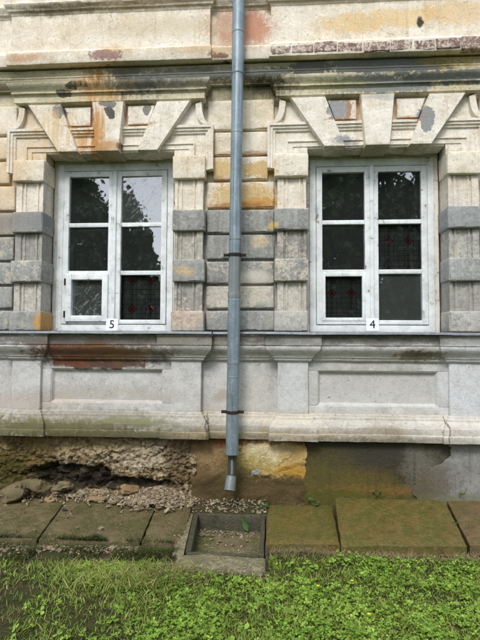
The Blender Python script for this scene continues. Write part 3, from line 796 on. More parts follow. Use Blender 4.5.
# windows
GLASSK = {(0, 0, 0): 0, (0, 1, 0): 1, (0, 0, 1): 0, (0, 1, 1): 0, (0, 0, 2): 1, (0, 1, 2): 3,
          (1, 0, 0): 0, (1, 1, 0): 0, (1, 0, 1): 0, (1, 1, 1): 3, (1, 0, 2): 3, (1, 1, 2): 2}
for bi, cx in enumerate(BAYS):
    cx_ = cx - .003 if bi == 0 else cx - .006
    f = MB(); YF = .13
    # fixed outer frame
    f.rbox(cx_ - .625, cx_ - .56, YF, YF + .09, 1.655, 3.435, .004, .2, .0015, .003)
    f.rbox(cx_ + .56, cx_ + .625, YF, YF + .09, 1.655, 3.435, .004, .2, .0015, .003)
    f.rbox(cx_ - .56, cx_ + .56, YF + .002, YF + .09, 3.36, 3.435, .004, .2, .0015, .003)
    f.rbox(cx_ - .56, cx_ + .56, YF + .002, YF + .09, 1.655, 1.725, .004, .2, .0015, .003)
    W_ = f.build('window', m_paint, house)
    # plaster strips between reveal and frame
    q = MB(); 
    q.rbox(cx_ - .672, cx_ - .626, YF + .012, YF + .1, 1.65, 3.475, .004, .05, .003, .01)
    q.rbox(cx_ + .626, cx_ + .672, YF + .012, YF + .1, 1.65, 3.475, .004, .05, .003, .01)
    q.rbox(cx_ - .626, cx_ + .626, YF + .012, YF + .1, 3.436, 3.478, .004, .05, .003, .006)
    q.build('plaster_reveal', m_reveal, W_)
    zt = [(2.80, 3.295), (2.29, 2.755), (1.80, 2.245)]
    for s in (-1, 1):
        ci = 0 if s < 0 else 1
        pin, pout = .068, .497
        def ux(a, c):
            return sorted((cx_ + s * a, cx_ + s * c))
        c = MB(); Y0, Y1 = YF - .008, YF + .045
        x0, x1 = ux(.012, pin); c.rbox(x0, x1, Y0, Y1, 1.73, 3.352, .004, .2, .001, .003)
        x0, x1 = ux(pout, .556); c.rbox(x0, x1, Y0, Y1, 1.73, 3.352, .004, .2, .001, .003)
        x0, x1 = ux(pin, pout)
        c.rbox(x0, x1, Y0 + .002, Y1, 3.295, 3.352, .004, .2, .001, .003)
        c.rbox(x0, x1, Y0 + .002, Y1, 1.73, 1.80 if s < 0 else 1.775, .004, .2, .001, .003)
        c.build('casement', m_paint, W_)
        x0, x1 = ux(pin, pout)
        MB().rbox(x0, x1, Y0 + .008, Y1 - .005, 2.755, 2.80, .004, .2, .001, .003).build('glazing_bar', m_paint, W_)
        MB().rbox(x0, x1, Y0 + .008, Y1 - .005, 2.245, 2.29, .004, .2, .001, .003).build('glazing_bar', m_paint, W_)
        for k, (z0, z1) in enumerate(zt):
            if k == 2 and s > 0: z0 = 1.775
            g = MB(); ty, tz = random.uniform(-.004, .004), random.uniform(-.004, .004)
            gx0, gx1 = x0, x1
            if k == 2 and s < 0:      # small hinged vent sash
                v = MB(); e = .012 if bi == 0 else .004; wd = .062 if bi == 0 else .035
                vy0 = Y0 - .022 if bi == 0 else Y0 - .004
                vx0, vx1, vz0, vz1 = x0 - e, x1 + e, 1.755 + (.0 if bi == 0 else .01), 2.255
                v.rbox(vx0, vx0 + wd, vy0, Y1 - .01, vz0, vz1, .004, .15, .001, .004); v.rbox(vx1 - wd, vx1, vy0, Y1 - .01, vz0, vz1, .004, .15, .001, .004)
                v.rbox(vx0 + wd, vx1 - wd, vy0 + .001, Y1 - .01, vz1 - wd, vz1, .004, .15, .001, .004); v.rbox(vx0 + wd, vx1 - wd, vy0 + .001, Y1 - .01, vz0, vz0 + wd, .004, .15, .001, .004)
                v.build('vent_sash', m_paint, W_)
                gx0, gx1, z0, z1 = vx0 + wd, vx1 - wd, vz0 + wd, vz1 - wd
                if bi == 0:
                    for hz in (2.17, 1.83):
                        MB().tube([(vx0 - .006, vy0 - .004, hz - .035), (vx0 - .006, vy0 - .004, hz + .035)], .009, 8).build('hinge', m_iron, W_)
            yg = YF + .022
            g.add([(gx0, yg - ty, z0), (gx1, yg + ty, z0), (gx1, yg + ty + tz, z1), (gx0, yg - ty + tz, z1)], [(0, 1, 2, 3)])
            g.build('pane', m_glass[GLASSK[bi, ci, k]], W_, sharp=0, recalc=False)
    MB().rbox(cx_ - .02, cx_ + .02, YF - .026, YF + .05, 1.73, 3.355, .006, .2, .001, .004).build('astragal', m_paint, W_)
    # inner double window, set deeper
    q = MB(); YI = .36
    for a, c in ((-.60, -.50), (-.04, .04), (.50, .60)): q.rbox(cx_ + a, cx_ + c, YI, YI + .05, 1.66, 3.43, .004, .3, .001, 0)
    for a, c in ((-.50, -.04), (.04, .50)):
        for z0, z1 in ((1.66, 1.74), (2.255, 2.285), (2.765, 2.795), (3.34, 3.43)): q.rbox(cx_ + a, cx_ + c, YI + .002, YI + .048, z0, z1, .004, .3, .001, 0)
    q.build('inner_frame', m_paint2, W_)
    q = MB()
    q.box(cx_ - .67, cx_ - .60, .22, .499, 1.655, 3.47); q.box(cx_ + .60, cx_ + .67, .22, .499, 1.655, 3.47)
    q.box(cx_ - .60, cx_ + .60, .225, .498, 3.43, 3.47); q.box(cx_ - .60, cx_ + .60, .225, .498, 1.63, 1.66)
    q.build('inner_reveal', m_paint2, W_)

# ------------------------------------------------------------------ plinth
def cav(x, z):
    e1 = ((x + 1.70) / .46) ** 2 + ((z - .17) / .15) ** 2
    e2 = ((x + 1.12) / .5) ** 2 + ((z - .14) / .06) ** 2
    n = mnoise.fractal(Vector((x * 6, 0, z * 6)), .8, 2.2, 4) * .7
    s = max(0, min(1, (1.05 + n - e1) * 2.2)); s2 = max(0, min(1, (1.0 + n - e2) * 2.0))
    return max(s, s2)
sites = []
zr = 0.0
while zr < .64:
    xr = -2.75 + random.uniform(0, .1)
    hr = random.uniform(.055, .085)
    while xr < -.38:
        wr = random.uniform(.05, .21); sites.append((xr + wr / 2, zr + hr / 2 + random.uniform(-.02, .02), random.uniform(-.014, .022), random.uniform(-.25, .25), random.uniform(-.3, .3))); xr += wr
    zr += hr
SA = np.array(sites)
def rub(x, z):
    wx = x + .034 * mnoise.fractal(Vector((x * 9, 3, z * 9)), .8, 2.2, 3); wz = z + .03 * mnoise.fractal(Vector((x * 9, 8, z * 9)), .8, 2.2, 3)
    d = np.hypot((SA[:, 0] - wx), (SA[:, 1] - wz) * 1.55); o = np.argpartition(d, 1)[:2]; o = o[np.argsort(d[o])]
    st = SA[o[0]]; edge = d[o[1]] - d[o[0]]
    n = mnoise.fractal(Vector((x * 5, 1.3, z * 5)), .9, 2.2, 5) * .02 + mnoise.fractal(Vector((x * 24, 4, z * 24)), .6, 2.1, 4) * .017
    bulge = .05 * math.exp(-((x + .85) / .35) ** 2 - ((z - .35) / .2) ** 2)
    face = st[2] + st[3] * (x - st[0]) + st[4] * (z - st[1])
    crumble = max(0, min(1, .62 + 1.8 * mnoise.noise(Vector((x * 3.3, 9, z * 3.3)))))
    y = -.015 - bulge - n * 1.2 - face * (1 - .6 * crumble) + (.020 - .016 * crumble) * math.exp(-(edge / .010) ** 2) + .11 * cav(x, z) * (.7 + .6 * mnoise.noise(Vector((x * 8, 2, z * 8))))
    if z > .58: y = y * (1 - (z - .58) / .05) + .01 * (z - .58) / .05
    return y, int(o[0])
rx = frange(-2.7, -.42, .0095); rz = frange(-.12, .63, .0095); YS = {}; ID = {}
for i, x in enumerate(rx):
    for j, z in enumerate(rz): YS[i, j], ID[i, j] = rub(x, z)
b = MB(); b.grid(frange(XL, -2.69, .04), frange(-.12, .625, .04), lambda x, z: (x, -.02 + .03 * mnoise.noise(Vector((x * 6, 0, z * 6))), z))
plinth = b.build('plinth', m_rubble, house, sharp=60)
cells = {}
for i in range(len(rx) - 1):
    for j in range(len(rz) - 1): cells.setdefault(ID[i, j], []).append((i, j))
for cid, fl in cells.items():
    q = MB(); vm = {}
    for i, j in fl:
        f_ = []
        for (a_, c_) in ((i, j), (i + 1, j), (i + 1, j + 1), (i, j + 1)):
            if (a_, c_) not in vm: vm[a_, c_] = len(q.v); q.v.append((rx[a_], YS[a_, c_], rz[c_]))
            f_.append(vm[a_, c_])
        q.f.append(tuple(f_))
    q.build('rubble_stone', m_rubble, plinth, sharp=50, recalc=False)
def soc(x, z):
    n = mnoise.fractal(Vector((x * 3, 5.3, z * 3)), .9, 2.1, 5)
    th = .022 if x > .64 else 0
    pat = 0
    if x < .67:
        e = ((x - .3) / .40) ** 2 + ((z - .46) / .22) ** 2 + n * .5
        pat = .018 * max(0, min(1, (1 - e) * 4))
    return (x, -.04 - n * (.013 if x < .66 else .005) - .01 * min(1, max(0, (x - .55) * 5)) - pat - th * .6, z)
def dry(u, z):
    x0 = -.50 + .07 * mnoise.fractal(Vector((4, 2, z * 6)), .8, 2.2, 4)
    x, y, z_ = soc(x0 + (.665 - x0) * u, z)
    return (x, (y + .0 if u > 0 else .0) - .012 * mnoise.fractal(Vector((x * 9, 3, z * 9)), .8, 2.2, 4), z)
b = MB(); b.grid(frange(0, 1, .014), frange(-.12, .625, .015), dry)
b.build('plinth_render', m_socle, plinth, sharp=60)
def wet(u, z):
    x0 = .640 + .05 * mnoise.fractal(Vector((1, 7, z * 7)), .8, 2.2, 4)
    x, y, z_ = soc(x0 + (XR - x0) * u ** 1.3, z); return (x, (-.072 if u > 0 else -.04) + (y + .06) * .8, z)
b = MB(); b.grid(frange(0, 1, .008), frange(-.12, .625, .02), wet)
b.build('damp_render', m_wet, plinth, sharp=60)
# grey cement patch with a ragged diagonal edge, on top of the render
pts = [onY(*p, -.08) for p in ((450, 441), (448, 458), (440, 465), (424, 473), (415, 482), (412, 490), (416, 499))]
poly = [(p.x, p.z) for p in pts]
q = MB(); zs_ = frange(-.1, .618, .012)
def edge_x(z):
    for (xa, za), (xb, zb_) in zip(poly, poly[1:]):
        if zb_ <= z <= za: return xa + (xb - xa) * (za - z) / max(1e-6, za - zb_)
    return poly[0][0] if z > poly[0][1] else poly[-1][0]
us = frange(0, 1, .02)
def cp(u, z):
    ex = edge_x(z) + .05 * mnoise.fractal(Vector((3, 0, z * 9)), .7, 2.3, 5)
    x_ = ex + (XR - ex) * u ** 1.5
    n = mnoise.fractal(Vector((x_ * 3, 2.3, z * 3)), .9, 2.1, 4)
    return (x_, (-.083 if u > 0 else -.065) - n * .006, z)
q.grid(us, zs_, cp); q.build('cement_patch', m_cement, plinth, sharp=60)

def blob(rx, ry, rz, sub=2, rough=.3, seed=0, flat=0):
    bm = bmesh.new(); bmesh.ops.create_icosphere(bm, subdivisions=sub, radius=1)
    o = Vector((seed * 3.7, seed * 1.3, seed * 2.1))
    for v in bm.verts:
        d = 1 + rough * mnoise.noise(v.co * 1.3 + o) + rough * .4 * mnoise.noise(v.co * 3.4 + o)
        c = v.co * d
        if flat and flat < 1: c = Vector((math.copysign(abs(c.x) ** flat, c.x), math.copysign(abs(c.y) ** flat, c.y), math.copysign(abs(c.z) ** flat, c.z)))
        v.co = Vector((c.x * rx, c.y * ry, c.z * rz))
    me = bpy.data.meshes.new('stone'); bm.to_mesh(me); bm.free()
    me.polygons.foreach_set('use_smooth', [True] * len(me.polygons)); me.set_sharp_from_angle(angle=math.radians(38)); return me
stone_meshes = []
for k in range(14):
    me = blob(1, 1, 1, 2, .75, k + 1, .8); me.materials.append(m_stone); stone_meshes.append(me)
# ================================================================== DOWNPIPE
pipe = empty('downpipe', (-.05, -.26, .2))
tag(pipe, 'blue-grey galvanised downpipe running down the wall between the two windows', 'downpipe')
def pp(z): t = (z - .5) / 4.5; return Vector((-.052 + .042 * t, -.262 + .004 * math.sin(z * 2), z))
def psec(z0, z1, r, mat, name='pipe_section'):
    zs_ = frange(z0, z1, .15); zs_ = frange(z0, z1, .05); q = MB(); q.tube([pp(z) - pipe.location for z in zs_], r, 24); q.v = [jit(jit(v, .0014, 7), .0008, 19) for v in q.v]; return q.build(name, mat, pipe, sharp=40)
psec(4.16, 6.2, .0585, m_pipe); psec(2.385, 4.16, .0565, m_pipe); psec(1.98, 2.385, .0575, m_pipe2); psec(.50, 1.98, .0595, m_pipe)
def ring(z, r, h, mat, name):
    q = MB(); c = pp(z) - pipe.location; q.tube([c - Vector((0, 0, h / 2)), c - Vector((0, 0, h * .3)), c + Vector((0, 0, h * .3)), c + Vector((0, 0, h / 2))], [r * .985, r, r, r * .985], 24)
    return q.build(name, mat, pipe, sharp=25)
for z_, r_, h_, m_ in ((4.55, .0605, .014, m_outlet), (4.155, .061, .03, m_pipe), (3.56, .0582, .012, m_pipe2), (2.52, .0585, .012, m_outlet), (1.99, .0625, .05, m_pipe2), (1.94, .0612, .012, m_pipe), (1.35, .0605, .03, m_pipe2), (4.85, .0602, .012, m_pipe2), (1.22, .0608, .012, m_pipe)):
    ring(z_, r_, h_, m_, 'seam_ring')
q = MB(); q.tube([pp(z) - pipe.location + Vector((-.022, -.0535, 0)) for z in frange(.52, 6.1, .12)], .003, 6); q.build('seam', m_pipe2, pipe)
for z_ in (2.375, .893):
    bo = ring(z_, .066, .028, m_iron, 'bracket'); c = pp(z_) - pipe.location
    q = MB()
    for s in (-1, 1): q.rbox(c.x + s * .085 - .022, c.x + s * .085 + .022, c.y - .012, c.y + .012, c.z - .013, c.z + .013, .003, .05, 0, 0)
    q.box(c.x - .012, c.x + .012, c.y + .06, c.y + .26, c.z - .01, c.z + .01)
    q.build('clamp', m_iron, bo)
L0 = pipe.location
q = MB(); q.tube([Vector(p) - L0 for p in ((-.05, -.235, .56), (-.05, -.225, .47), (-.052, -.215, .38), (-.056, -.212, .30), (-.06, -.22, .25))], [.042, .042, .042, .043, .043], 20)
q.build('elbow', m_pipedark, pipe)
q = MB(); q.tube([Vector(p) - L0 for p in ((-.051, -.258, .45), (-.0515, -.252, .31))], .012, 8); q.build('rivet_strap', m_pipe2, pipe)
q = MB(); a = Vector((-.06, -.222, .285)) - L0; e = Vector((-.071, -.272, .165)) - L0
q.tube([a, a.lerp(e, .12), a.lerp(e, .93), e, e.lerp(a, .03), a.lerp(e, .4)], [.046, .051, .053, .055, .049, .046], 24, cap=(True, True))
q.build('outlet', m_outlet, pipe, sharp=40)
q = MB(); q.tube([e.lerp(a, .33), e.lerp(a, .30)], .047, 20); q.build('outlet_shade_disc', m_tape, pipe)  # dark disc set in the mouth, standing in for the shade inside

# ================================================================== number signs
def sign(x, y, z, ch, label, rot):
    me_ = MB().box(-.062, .062, -.003, .003, -.062, .062)
    o = me_.build('number_sign', m_paper); o.location = (x, y, z); o.rotation_euler = (math.radians(-7), rot, 0)
    tag(o, label, 'sign', 'number signs on the window sills')
    cu = bpy.data.curves.new('t', 'FONT'); cu.body = ch; cu.size = .118; cu.align_x = 'CENTER'; cu.align_y = 'CENTER'; cu.extrude = .0008
    t = bpy.data.objects.new('t', cu); col.objects.link(t); bpy.context.view_layer.update()
    me = bpy.data.meshes.new_from_object(t.evaluated_get(bpy.context.evaluated_depsgraph_get())); bpy.data.objects.remove(t)
    me.materials.clear(); me.materials.append(m_ink)
    d = link('digit', me, o, (0, -.0042, -.002)); d.rotation_euler = (math.radians(90), 0, 0)
    return o
p = onY(112, 325, .0); sign(p.x, 0, p.z + .005, '5', 'square white sign with black number 5 on the left window sill', .02)
p = onY(372.5, 325, .0); sign(p.x, 0, p.z + .005, '4', 'square white sign with black number 4 on the right window sill', -.02)

# ================================================================== curtains
def curtain(x0, x1, z0, z1, ox, oz, label):
    q = MB(); yb = .235
    q.grid(frange(x0 - ox, x1 - ox, .012), frange(z0 - oz, z1 - oz, .06), lambda u, v: (u, .010 * math.sin(u * 62 + 1) + .012 * math.sin(u * 31.4), v))
    o = q.build('curtain', m_curt, None, sharp=0); o.location = (ox, yb, oz)
    return tag(o, label, 'curtain', 'patterned net curtains behind the glass')
P1 = onY(132, 309, .235); P2 = onY(389, 241, .235); P3 = onY(332, 293, .235)
curtain(-1.31, -.80, 1.70, 2.27, P1.x, P1.z, 'dark grid curtain with red diamonds in the bottom right pane of window 5')
curtain(1.37, 1.86, 2.25, 2.785, P2.x, P2.z, 'dark grid curtain with red diamonds in the middle right pane of window 4')
curtain(.81, 1.30, 1.70, 2.27, P3.x, P3.z, 'dark grid curtain with red diamonds in the bottom left pane of window 4')

# ================================================================== GROUND
BX0, BX1, BY0, BY1 = -.345, .25, -1.13, -.345    # drain basin inner
def sm(a, b, x):
    t = max(0, min(1, (x - a) / (b - a))); return t * t * (3 - 2 * t)
def gz(x, y):
    n = mnoise.fractal(Vector((x * 1.5, y * 1.5, 0)), 1, 2.1, 4)
    n2 = mnoise.noise(Vector((x * 9, y * 9, 2))) * .008
    z = -.075 + n * .014 + n2
    z += .022 * sm(-1.35, -1.1, y)
    tr = (1.0 if x < -.4 else .965) + .012 * math.sin(x * 9)
    z -= (.03 if x < -.4 else .065) * math.exp(-((y + tr) / .05) ** 2) + .06 * sm(-tr + .02, -tr + .06, y)
    z += .02 * sm(-1.6, -2.2, y)
    if -.62 < x < .33 and y > -.42:
        z = max(z, -.045 + .06 * sm(-.42, -.02, y) + n2 * 2)
    if BX0 - .04 < x < BX1 + .04 and BY0 - .04 < y < BY1 + .04: z = -.32
    return z
gx = sorted(set([round(v, 4) for v in frange(-3.6, 3.6, .03)] + [-120, -60, -30, -15, -8, -5, 5, 8, 15, 30, 60, 120]))
gy = sorted(set([round(v, 4) for v in frange(-3.0, .12, .03)] + [-160, -80, -40, -25, -15, -10, -7, -5, -4, -3.4]))
b = MB(); b.grid(gx, gy, lambda x, y: (x, y, gz(x, y)))
ground = b.build('ground', m_ground, None, sharp=0, recalc=False); tag(ground, kind='structure')

# paving slabs
pav = MB(); pav.box(-3.6, -.62, -1.0, .0, -.16, -.105); pav.box(.33, 3.6, -.98, .0, -.16, -.105)
pave = pav.build('pavement', m_ground); tag(pave, kind='structure')
def slab(c, mat, th=.075, seed=0):
    """c: four top corners (back-left, back-right, front-right, front-left)"""
    c = [Vector(p) for p in c]; q = MB(); us = frange(0, 1, .045)
    nu = len(us)
    def top(u, v):
        p = c[0].lerp(c[1], u).lerp(c[3].lerp(c[2], u), v)
        e = min(u, 1 - u, v, 1 - v); n = mnoise.fractal(Vector((p.x * 4 + seed, p.y * 4, 0)), 1, 2, 4) * .004
        p.z += n - (.010 if e < .001 else 0)
        if e < .001:
            k = mnoise.noise(Vector((p.x * 11 + seed, p.y * 11, 3))) * .008
            p.x += k; p.y += k
        return p
    q.grid(us, us, top)
    ring_ = [(i, 0) for i in range(nu)] + [(nu - 1, j) for j in range(1, nu)] + [(i, nu - 1) for i in range(nu - 2, -1, -1)] + [(0, j) for j in range(nu - 2, 0, -1)]
    ids = [i * nu + j for i, j in ring_]; o0 = len(q.v)
    q.v += [(q.v[i][0], q.v[i][1], q.v[i][2] - th) for i in ids]; n = len(ids)
    q.f += [(ids[k], o0 + k, o0 + (k + 1) % n, ids[(k + 1) % n]) for k in range(n)]
    q.f.append(tuple(o0 + k for k in range(n)))
    return q.build('slab', mat, pave, sharp=40)
def g3(px, py, z): v = onZ(px, py, z); return (v.x, v.y, z)
slab([(-2.8, -.02, .0), (-1.715, -.02, .0), (-1.545, -1.02, -.02), (-2.62, -1.02, -.02)], m_slabL, seed=1)
slab([(-1.70, -.02, .0), (-.80, -.02, .0), (-.715, -1.01, -.02), (-1.53, -1.01, -.02)], m_slabL, seed=2)
slab([(-.785, -.02, -.005), (-.47, -.22, .0), (-.45, -1.0, -.035), (-.70, -1.0, -.02)], m_slabL, seed=3)
slab([(-3.9, -.02, 0), (-2.815, -.02, 0), (-2.635, -1.02, -.02), (-3.7, -1.02, -.02)], m_slabL, seed=6)
a = g3(268, 504, .0); bb_ = g3(331.5, 503.5, .0); cc = g3(339.5, 543, -.02); dd = g3(266, 543, -.02)
slab([a, bb_, cc, dd], m_slabR, seed=4)
z1, z0 = .07, -.005
slab([(.925, -.03, z1), (1.955, -.03, z1), (g3(467, 545, z0)), (g3(341.5, 545, z0))], m_slabR, seed=5)
slab([(1.975, -.03, z1 + .005), (2.98, -.03, z1), (2.84, -.93, z0), (g3(470, 544, z0 + .004))], m_slabF, seed=7)
slab([(3.0, -.03, z1), (3.9, -.03, z1), (3.8, -.93, z0), (2.86, -.93, z0)], m_slabR, seed=8)

# ------------------------------------------------------------------ drain basin
basin = empty('drain_basin', (-.05, -.75, -.2))
tag(basin, 'open square concrete drain basin in the ground below the downpipe', 'drain basin')
def bp(o): o.location = -basin.location; return o
T = -.028
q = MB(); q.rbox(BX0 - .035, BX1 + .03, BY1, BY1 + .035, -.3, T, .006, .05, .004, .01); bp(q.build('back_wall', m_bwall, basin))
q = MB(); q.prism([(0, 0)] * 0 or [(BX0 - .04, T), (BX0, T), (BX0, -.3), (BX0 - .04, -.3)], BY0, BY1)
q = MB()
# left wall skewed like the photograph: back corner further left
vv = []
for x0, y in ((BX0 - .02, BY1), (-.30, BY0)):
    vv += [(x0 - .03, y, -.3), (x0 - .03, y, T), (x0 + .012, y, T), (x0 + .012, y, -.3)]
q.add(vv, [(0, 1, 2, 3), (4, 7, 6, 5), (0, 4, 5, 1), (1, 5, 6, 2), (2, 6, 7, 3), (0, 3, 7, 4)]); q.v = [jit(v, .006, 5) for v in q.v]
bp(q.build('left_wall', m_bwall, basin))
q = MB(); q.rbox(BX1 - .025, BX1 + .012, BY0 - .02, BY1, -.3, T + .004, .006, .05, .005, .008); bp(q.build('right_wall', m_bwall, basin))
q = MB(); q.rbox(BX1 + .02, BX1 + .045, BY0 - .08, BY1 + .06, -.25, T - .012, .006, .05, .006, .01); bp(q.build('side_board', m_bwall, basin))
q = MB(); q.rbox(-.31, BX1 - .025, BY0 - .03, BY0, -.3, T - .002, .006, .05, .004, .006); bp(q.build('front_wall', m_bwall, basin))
q = MB(); q.rbox(-.375, BX1 + .02, BY0 - .235, BY0 - .032, -.2, T - .008, .018, .035, .012, .03, 3); bp(q.build('front_rim', m_conc, basin))
# left rim strip, light concrete
q = MB(); vv = []
for x0, y in ((BX0 - .055, BY1 - .02), (-.335, BY0 - .06)):
    vv += [(x0 - .085, y, -.2), (x0 - .085, y, T - .01), (x0, y, T - .006), (x0, y, -.2)]
q.add(vv, [(0, 1, 2, 3), (4, 7, 6, 5), (0, 4, 5, 1), (1, 5, 6, 2), (2, 6, 7, 3), (0, 3, 7, 4)]); q.v = [jit(v, .008, 5) for v in q.v]
bp(q.build('left_rim', m_conc, basin))
q = MB(); q.grid(frange(BX0 - .05, BX1, .025), frange(BY0 - .02, BY1 + .02, .025), lambda x, y: (x, y, -.175 + .012 * mnoise.fractal(Vector((x * 6, y * 6, 1)), 1, 2, 4) + .03 * sm(-.1, -.32, x) * sm(-.8, -1.1, y)))
bp(q.build('mud_floor', m_mud, basin, sharp=0))
# mossy upright kerb slab left of the basin
q = MB(); vv = []
for x0, y, zt_ in ((-.455, -.14, .045), (-.405, -1.0, -.02)):
    vv += [(x0 - .045, y, -.2), (x0 - .045, y, zt_), (x0 + .015, y, zt_ - .03), (x0 + .03, y, -.2)]
q.add(vv, [(0, 1, 2, 3), (4, 7, 6, 5), (0, 4, 5, 1), (1, 5, 6, 2), (2, 6, 7, 3), (0, 3, 7, 4)]); q.v = [jit(v, .008, 5) for v in q.v]
k_ = q.build('kerb_slab', m_slabL); tag(k_, 'narrow mossy kerb slab standing on edge left of the drain basin', 'kerb')

# ------------------------------------------------------------------ loose stones
def stone(px, py, Y, w_, h_, d_, seed, label, mat=m_boulder, group=None, rot=0):
    p = onY(px, py, Y); me = blob(w_ / 2, d_ / 2, h_ / 2, 3, .6, seed); me.materials.append(mat)
    o = link('field_stone', me, None, (p.x, Y, max(p.z - .02, h_ * .3))); o.rotation_euler = (0, rot, .3)
    return tag(o, label, 'stone', group)
stone(16.5, 488, -.2, .27, .17, .2, 3, 'largest oval yellowish stone lying by the wall at the far left', rot=-.25)
stone(39, 484, -.14, .17, .15, .14, 5, 'mossy rounded stone just right of the large oval stone')
stone(64, 484, -.06, .17, .10, .14, 8, 'brown stone inside the dark hollow of the rubble plinth')
stone(97, 499.5, -.16, .20, .055, .10, 9, 'flat pale stone lying on the slab below the hollow', m_stone)
stone(50, 499, -.2, .08, .06, .07, 14, 'small white stone on the paving near the slab joint', m_stone)
stone(130, 488, -.06, .19, .10, .12, 16, 'grey-brown stone above the heap of plaster flakes', m_stone)

def scatter_chips(name, label, pts, smin, smax, mat, flat=.3):
    V = []; Fc = []
    for (x, y, z) in pts:
        s_ = random.uniform(smin, smax) if random.random() < .8 else smax * random.uniform(.8, 1.5)
        n = random.randint(4, 6); R = Matrix.Rotation(random.uniform(0, 6.28), 3, 'Z') @ Matrix.Rotation(random.gauss(0, .45), 3, 'X') @ Matrix.Rotation(random.gauss(0, .45), 3, 'Y')
        o = len(V); h = s_ * flat * random.uniform(.5, 1.2)
        ang = sorted(random.uniform(0, 6.28) for _ in range(n)); ang = [6.28 * i / n + random.uniform(-.4, .4) for i in range(n)]
        rad = [s_ * random.uniform(.6, 1.1) for _ in range(n)]
        for zz, k in ((-h, 1), (h, .85)):
            for a_, r_ in zip(ang, rad): v = R @ Vector((math.cos(a_) * r_ * k, math.sin(a_) * r_ * k * .75, zz)); V.append((x + v.x, y + v.y, z + v.z))
        Fc.append(tuple(o + n + i for i in range(n))); Fc.append(tuple(o + n - 1 - i for i in range(n)))
        Fc += [(o + i, o + (i + 1) % n, o + n + (i + 1) % n, o + n + i) for i in range(n)]
    q = MB(); q.v = V; q.f = Fc; o = q.build(name, mat, None, sharp=25, recalc=False)
    return tag(o, label, 'debris', kind='stuff')
pts = []
for _ in range(1500):                                     # heap of fallen flakes against the plinth
    t = random.random(); px = random.gauss(155, 18); 
    if not 108 < px < 194: continue
    X = onY(px, 495, -.15).x; dY = abs(random.gauss(0, .12)); hh = .11 * math.exp(-((px - 158) / 26) ** 2)
    y = -.05 - min(dY, .36); z = max(.012, hh * (1 - (-y - .05) / .33)) + random.uniform(0, .012)
    pts.append((X, y, z))
scatter_chips('plaster_flakes', 'heap of fallen cream plaster flakes on the paving left of the drain', pts, .010, .034, m_chip, .12)
pts = []
for _ in range(420):                                     # thin spread along the foot of the plinth, left
    X = random.uniform(-2.7, -.6); y = -.05 - abs(random.gauss(0, .09)); pts.append((X, y, .012 + random.uniform(0, .015)))
for _ in range(26): pts.append((random.uniform(-2.5, -.5), random.uniform(-.9, -.2), .0))
scatter_chips('stone_chips', 'scattered small stone chips along the foot of the rubble plinth', pts, .006, .02, m_chip, .4)
pts = []
for _ in range(900):                                    # pale lime gravel strip in front of the left slabs
    px = random.uniform(-25, 145); d_ = random.gauss(0, .045)
    X = onZ(px, 544, -.06).x; y = -1.085 + d_ - .05 * (px < 40); pts.append((X, y, gz(X, y) + .012))
scatter_chips('lime_gravel', 'strip of pale lime gravel along the front of the left paving', pts, .005, .016, m_chip, .4)
pts = []
for _ in range(420):                                     # leaf litter and crumbs behind the basin
    X = random.uniform(-.46, .28); y = random.uniform(-.32, -.06) if random.random() < .8 else random.uniform(-1.0, -.35)
    if y < -.33: X = random.uniform(-.47, -.40)
    pts.append((X, y, gz(X, y) + .012 if y > -.33 else -.03))
for _ in range(130):
    X = random.uniform(-.33, .2); y = random.choice([random.uniform(-.5, -.37), random.uniform(-1.1, -.4)]); pts.append((X, y, -.165 + .03 * sm(-.1, -.32, X) * sm(-.8, -1.1, y)))
scatter_chips('litter', 'brown litter and crumbs between plinth and drain basin', pts, .006, .018, m_chip, .2)

def dead_leaf(px, py, sz, label):
    p = onZ(px, py, -.005); q = MB(); pr = [(0, .05), (.25, .32), (.6, .36), (.85, .2), (1, .02)]; vv = []
    for t, wd in pr: vv += [(t * sz, -wd * sz, .008 + .01 * t), (t * sz, 0, .004), (t * sz, wd * sz, .012 - .006 * t)]
    q.add(vv, [(i * 3 + j, i * 3 + j + 1, (i + 1) * 3 + j + 1, (i + 1) * 3 + j) for i in range(len(pr) - 1) for j in range(2)])
    o = q.build('dead_leaf', m_tape, None, recalc=False); o.location = (p.x, p.y, p.z); o.rotation_euler = (0, 0, random.uniform(0, 6))
    return tag(o, label, 'leaf')
dead_leaf(94, 535, .075, 'dark dead leaf near the front edge of the middle left slab')
dead_leaf(67, 511, .06, 'dark dead leaf beside the joint of the left slabs')
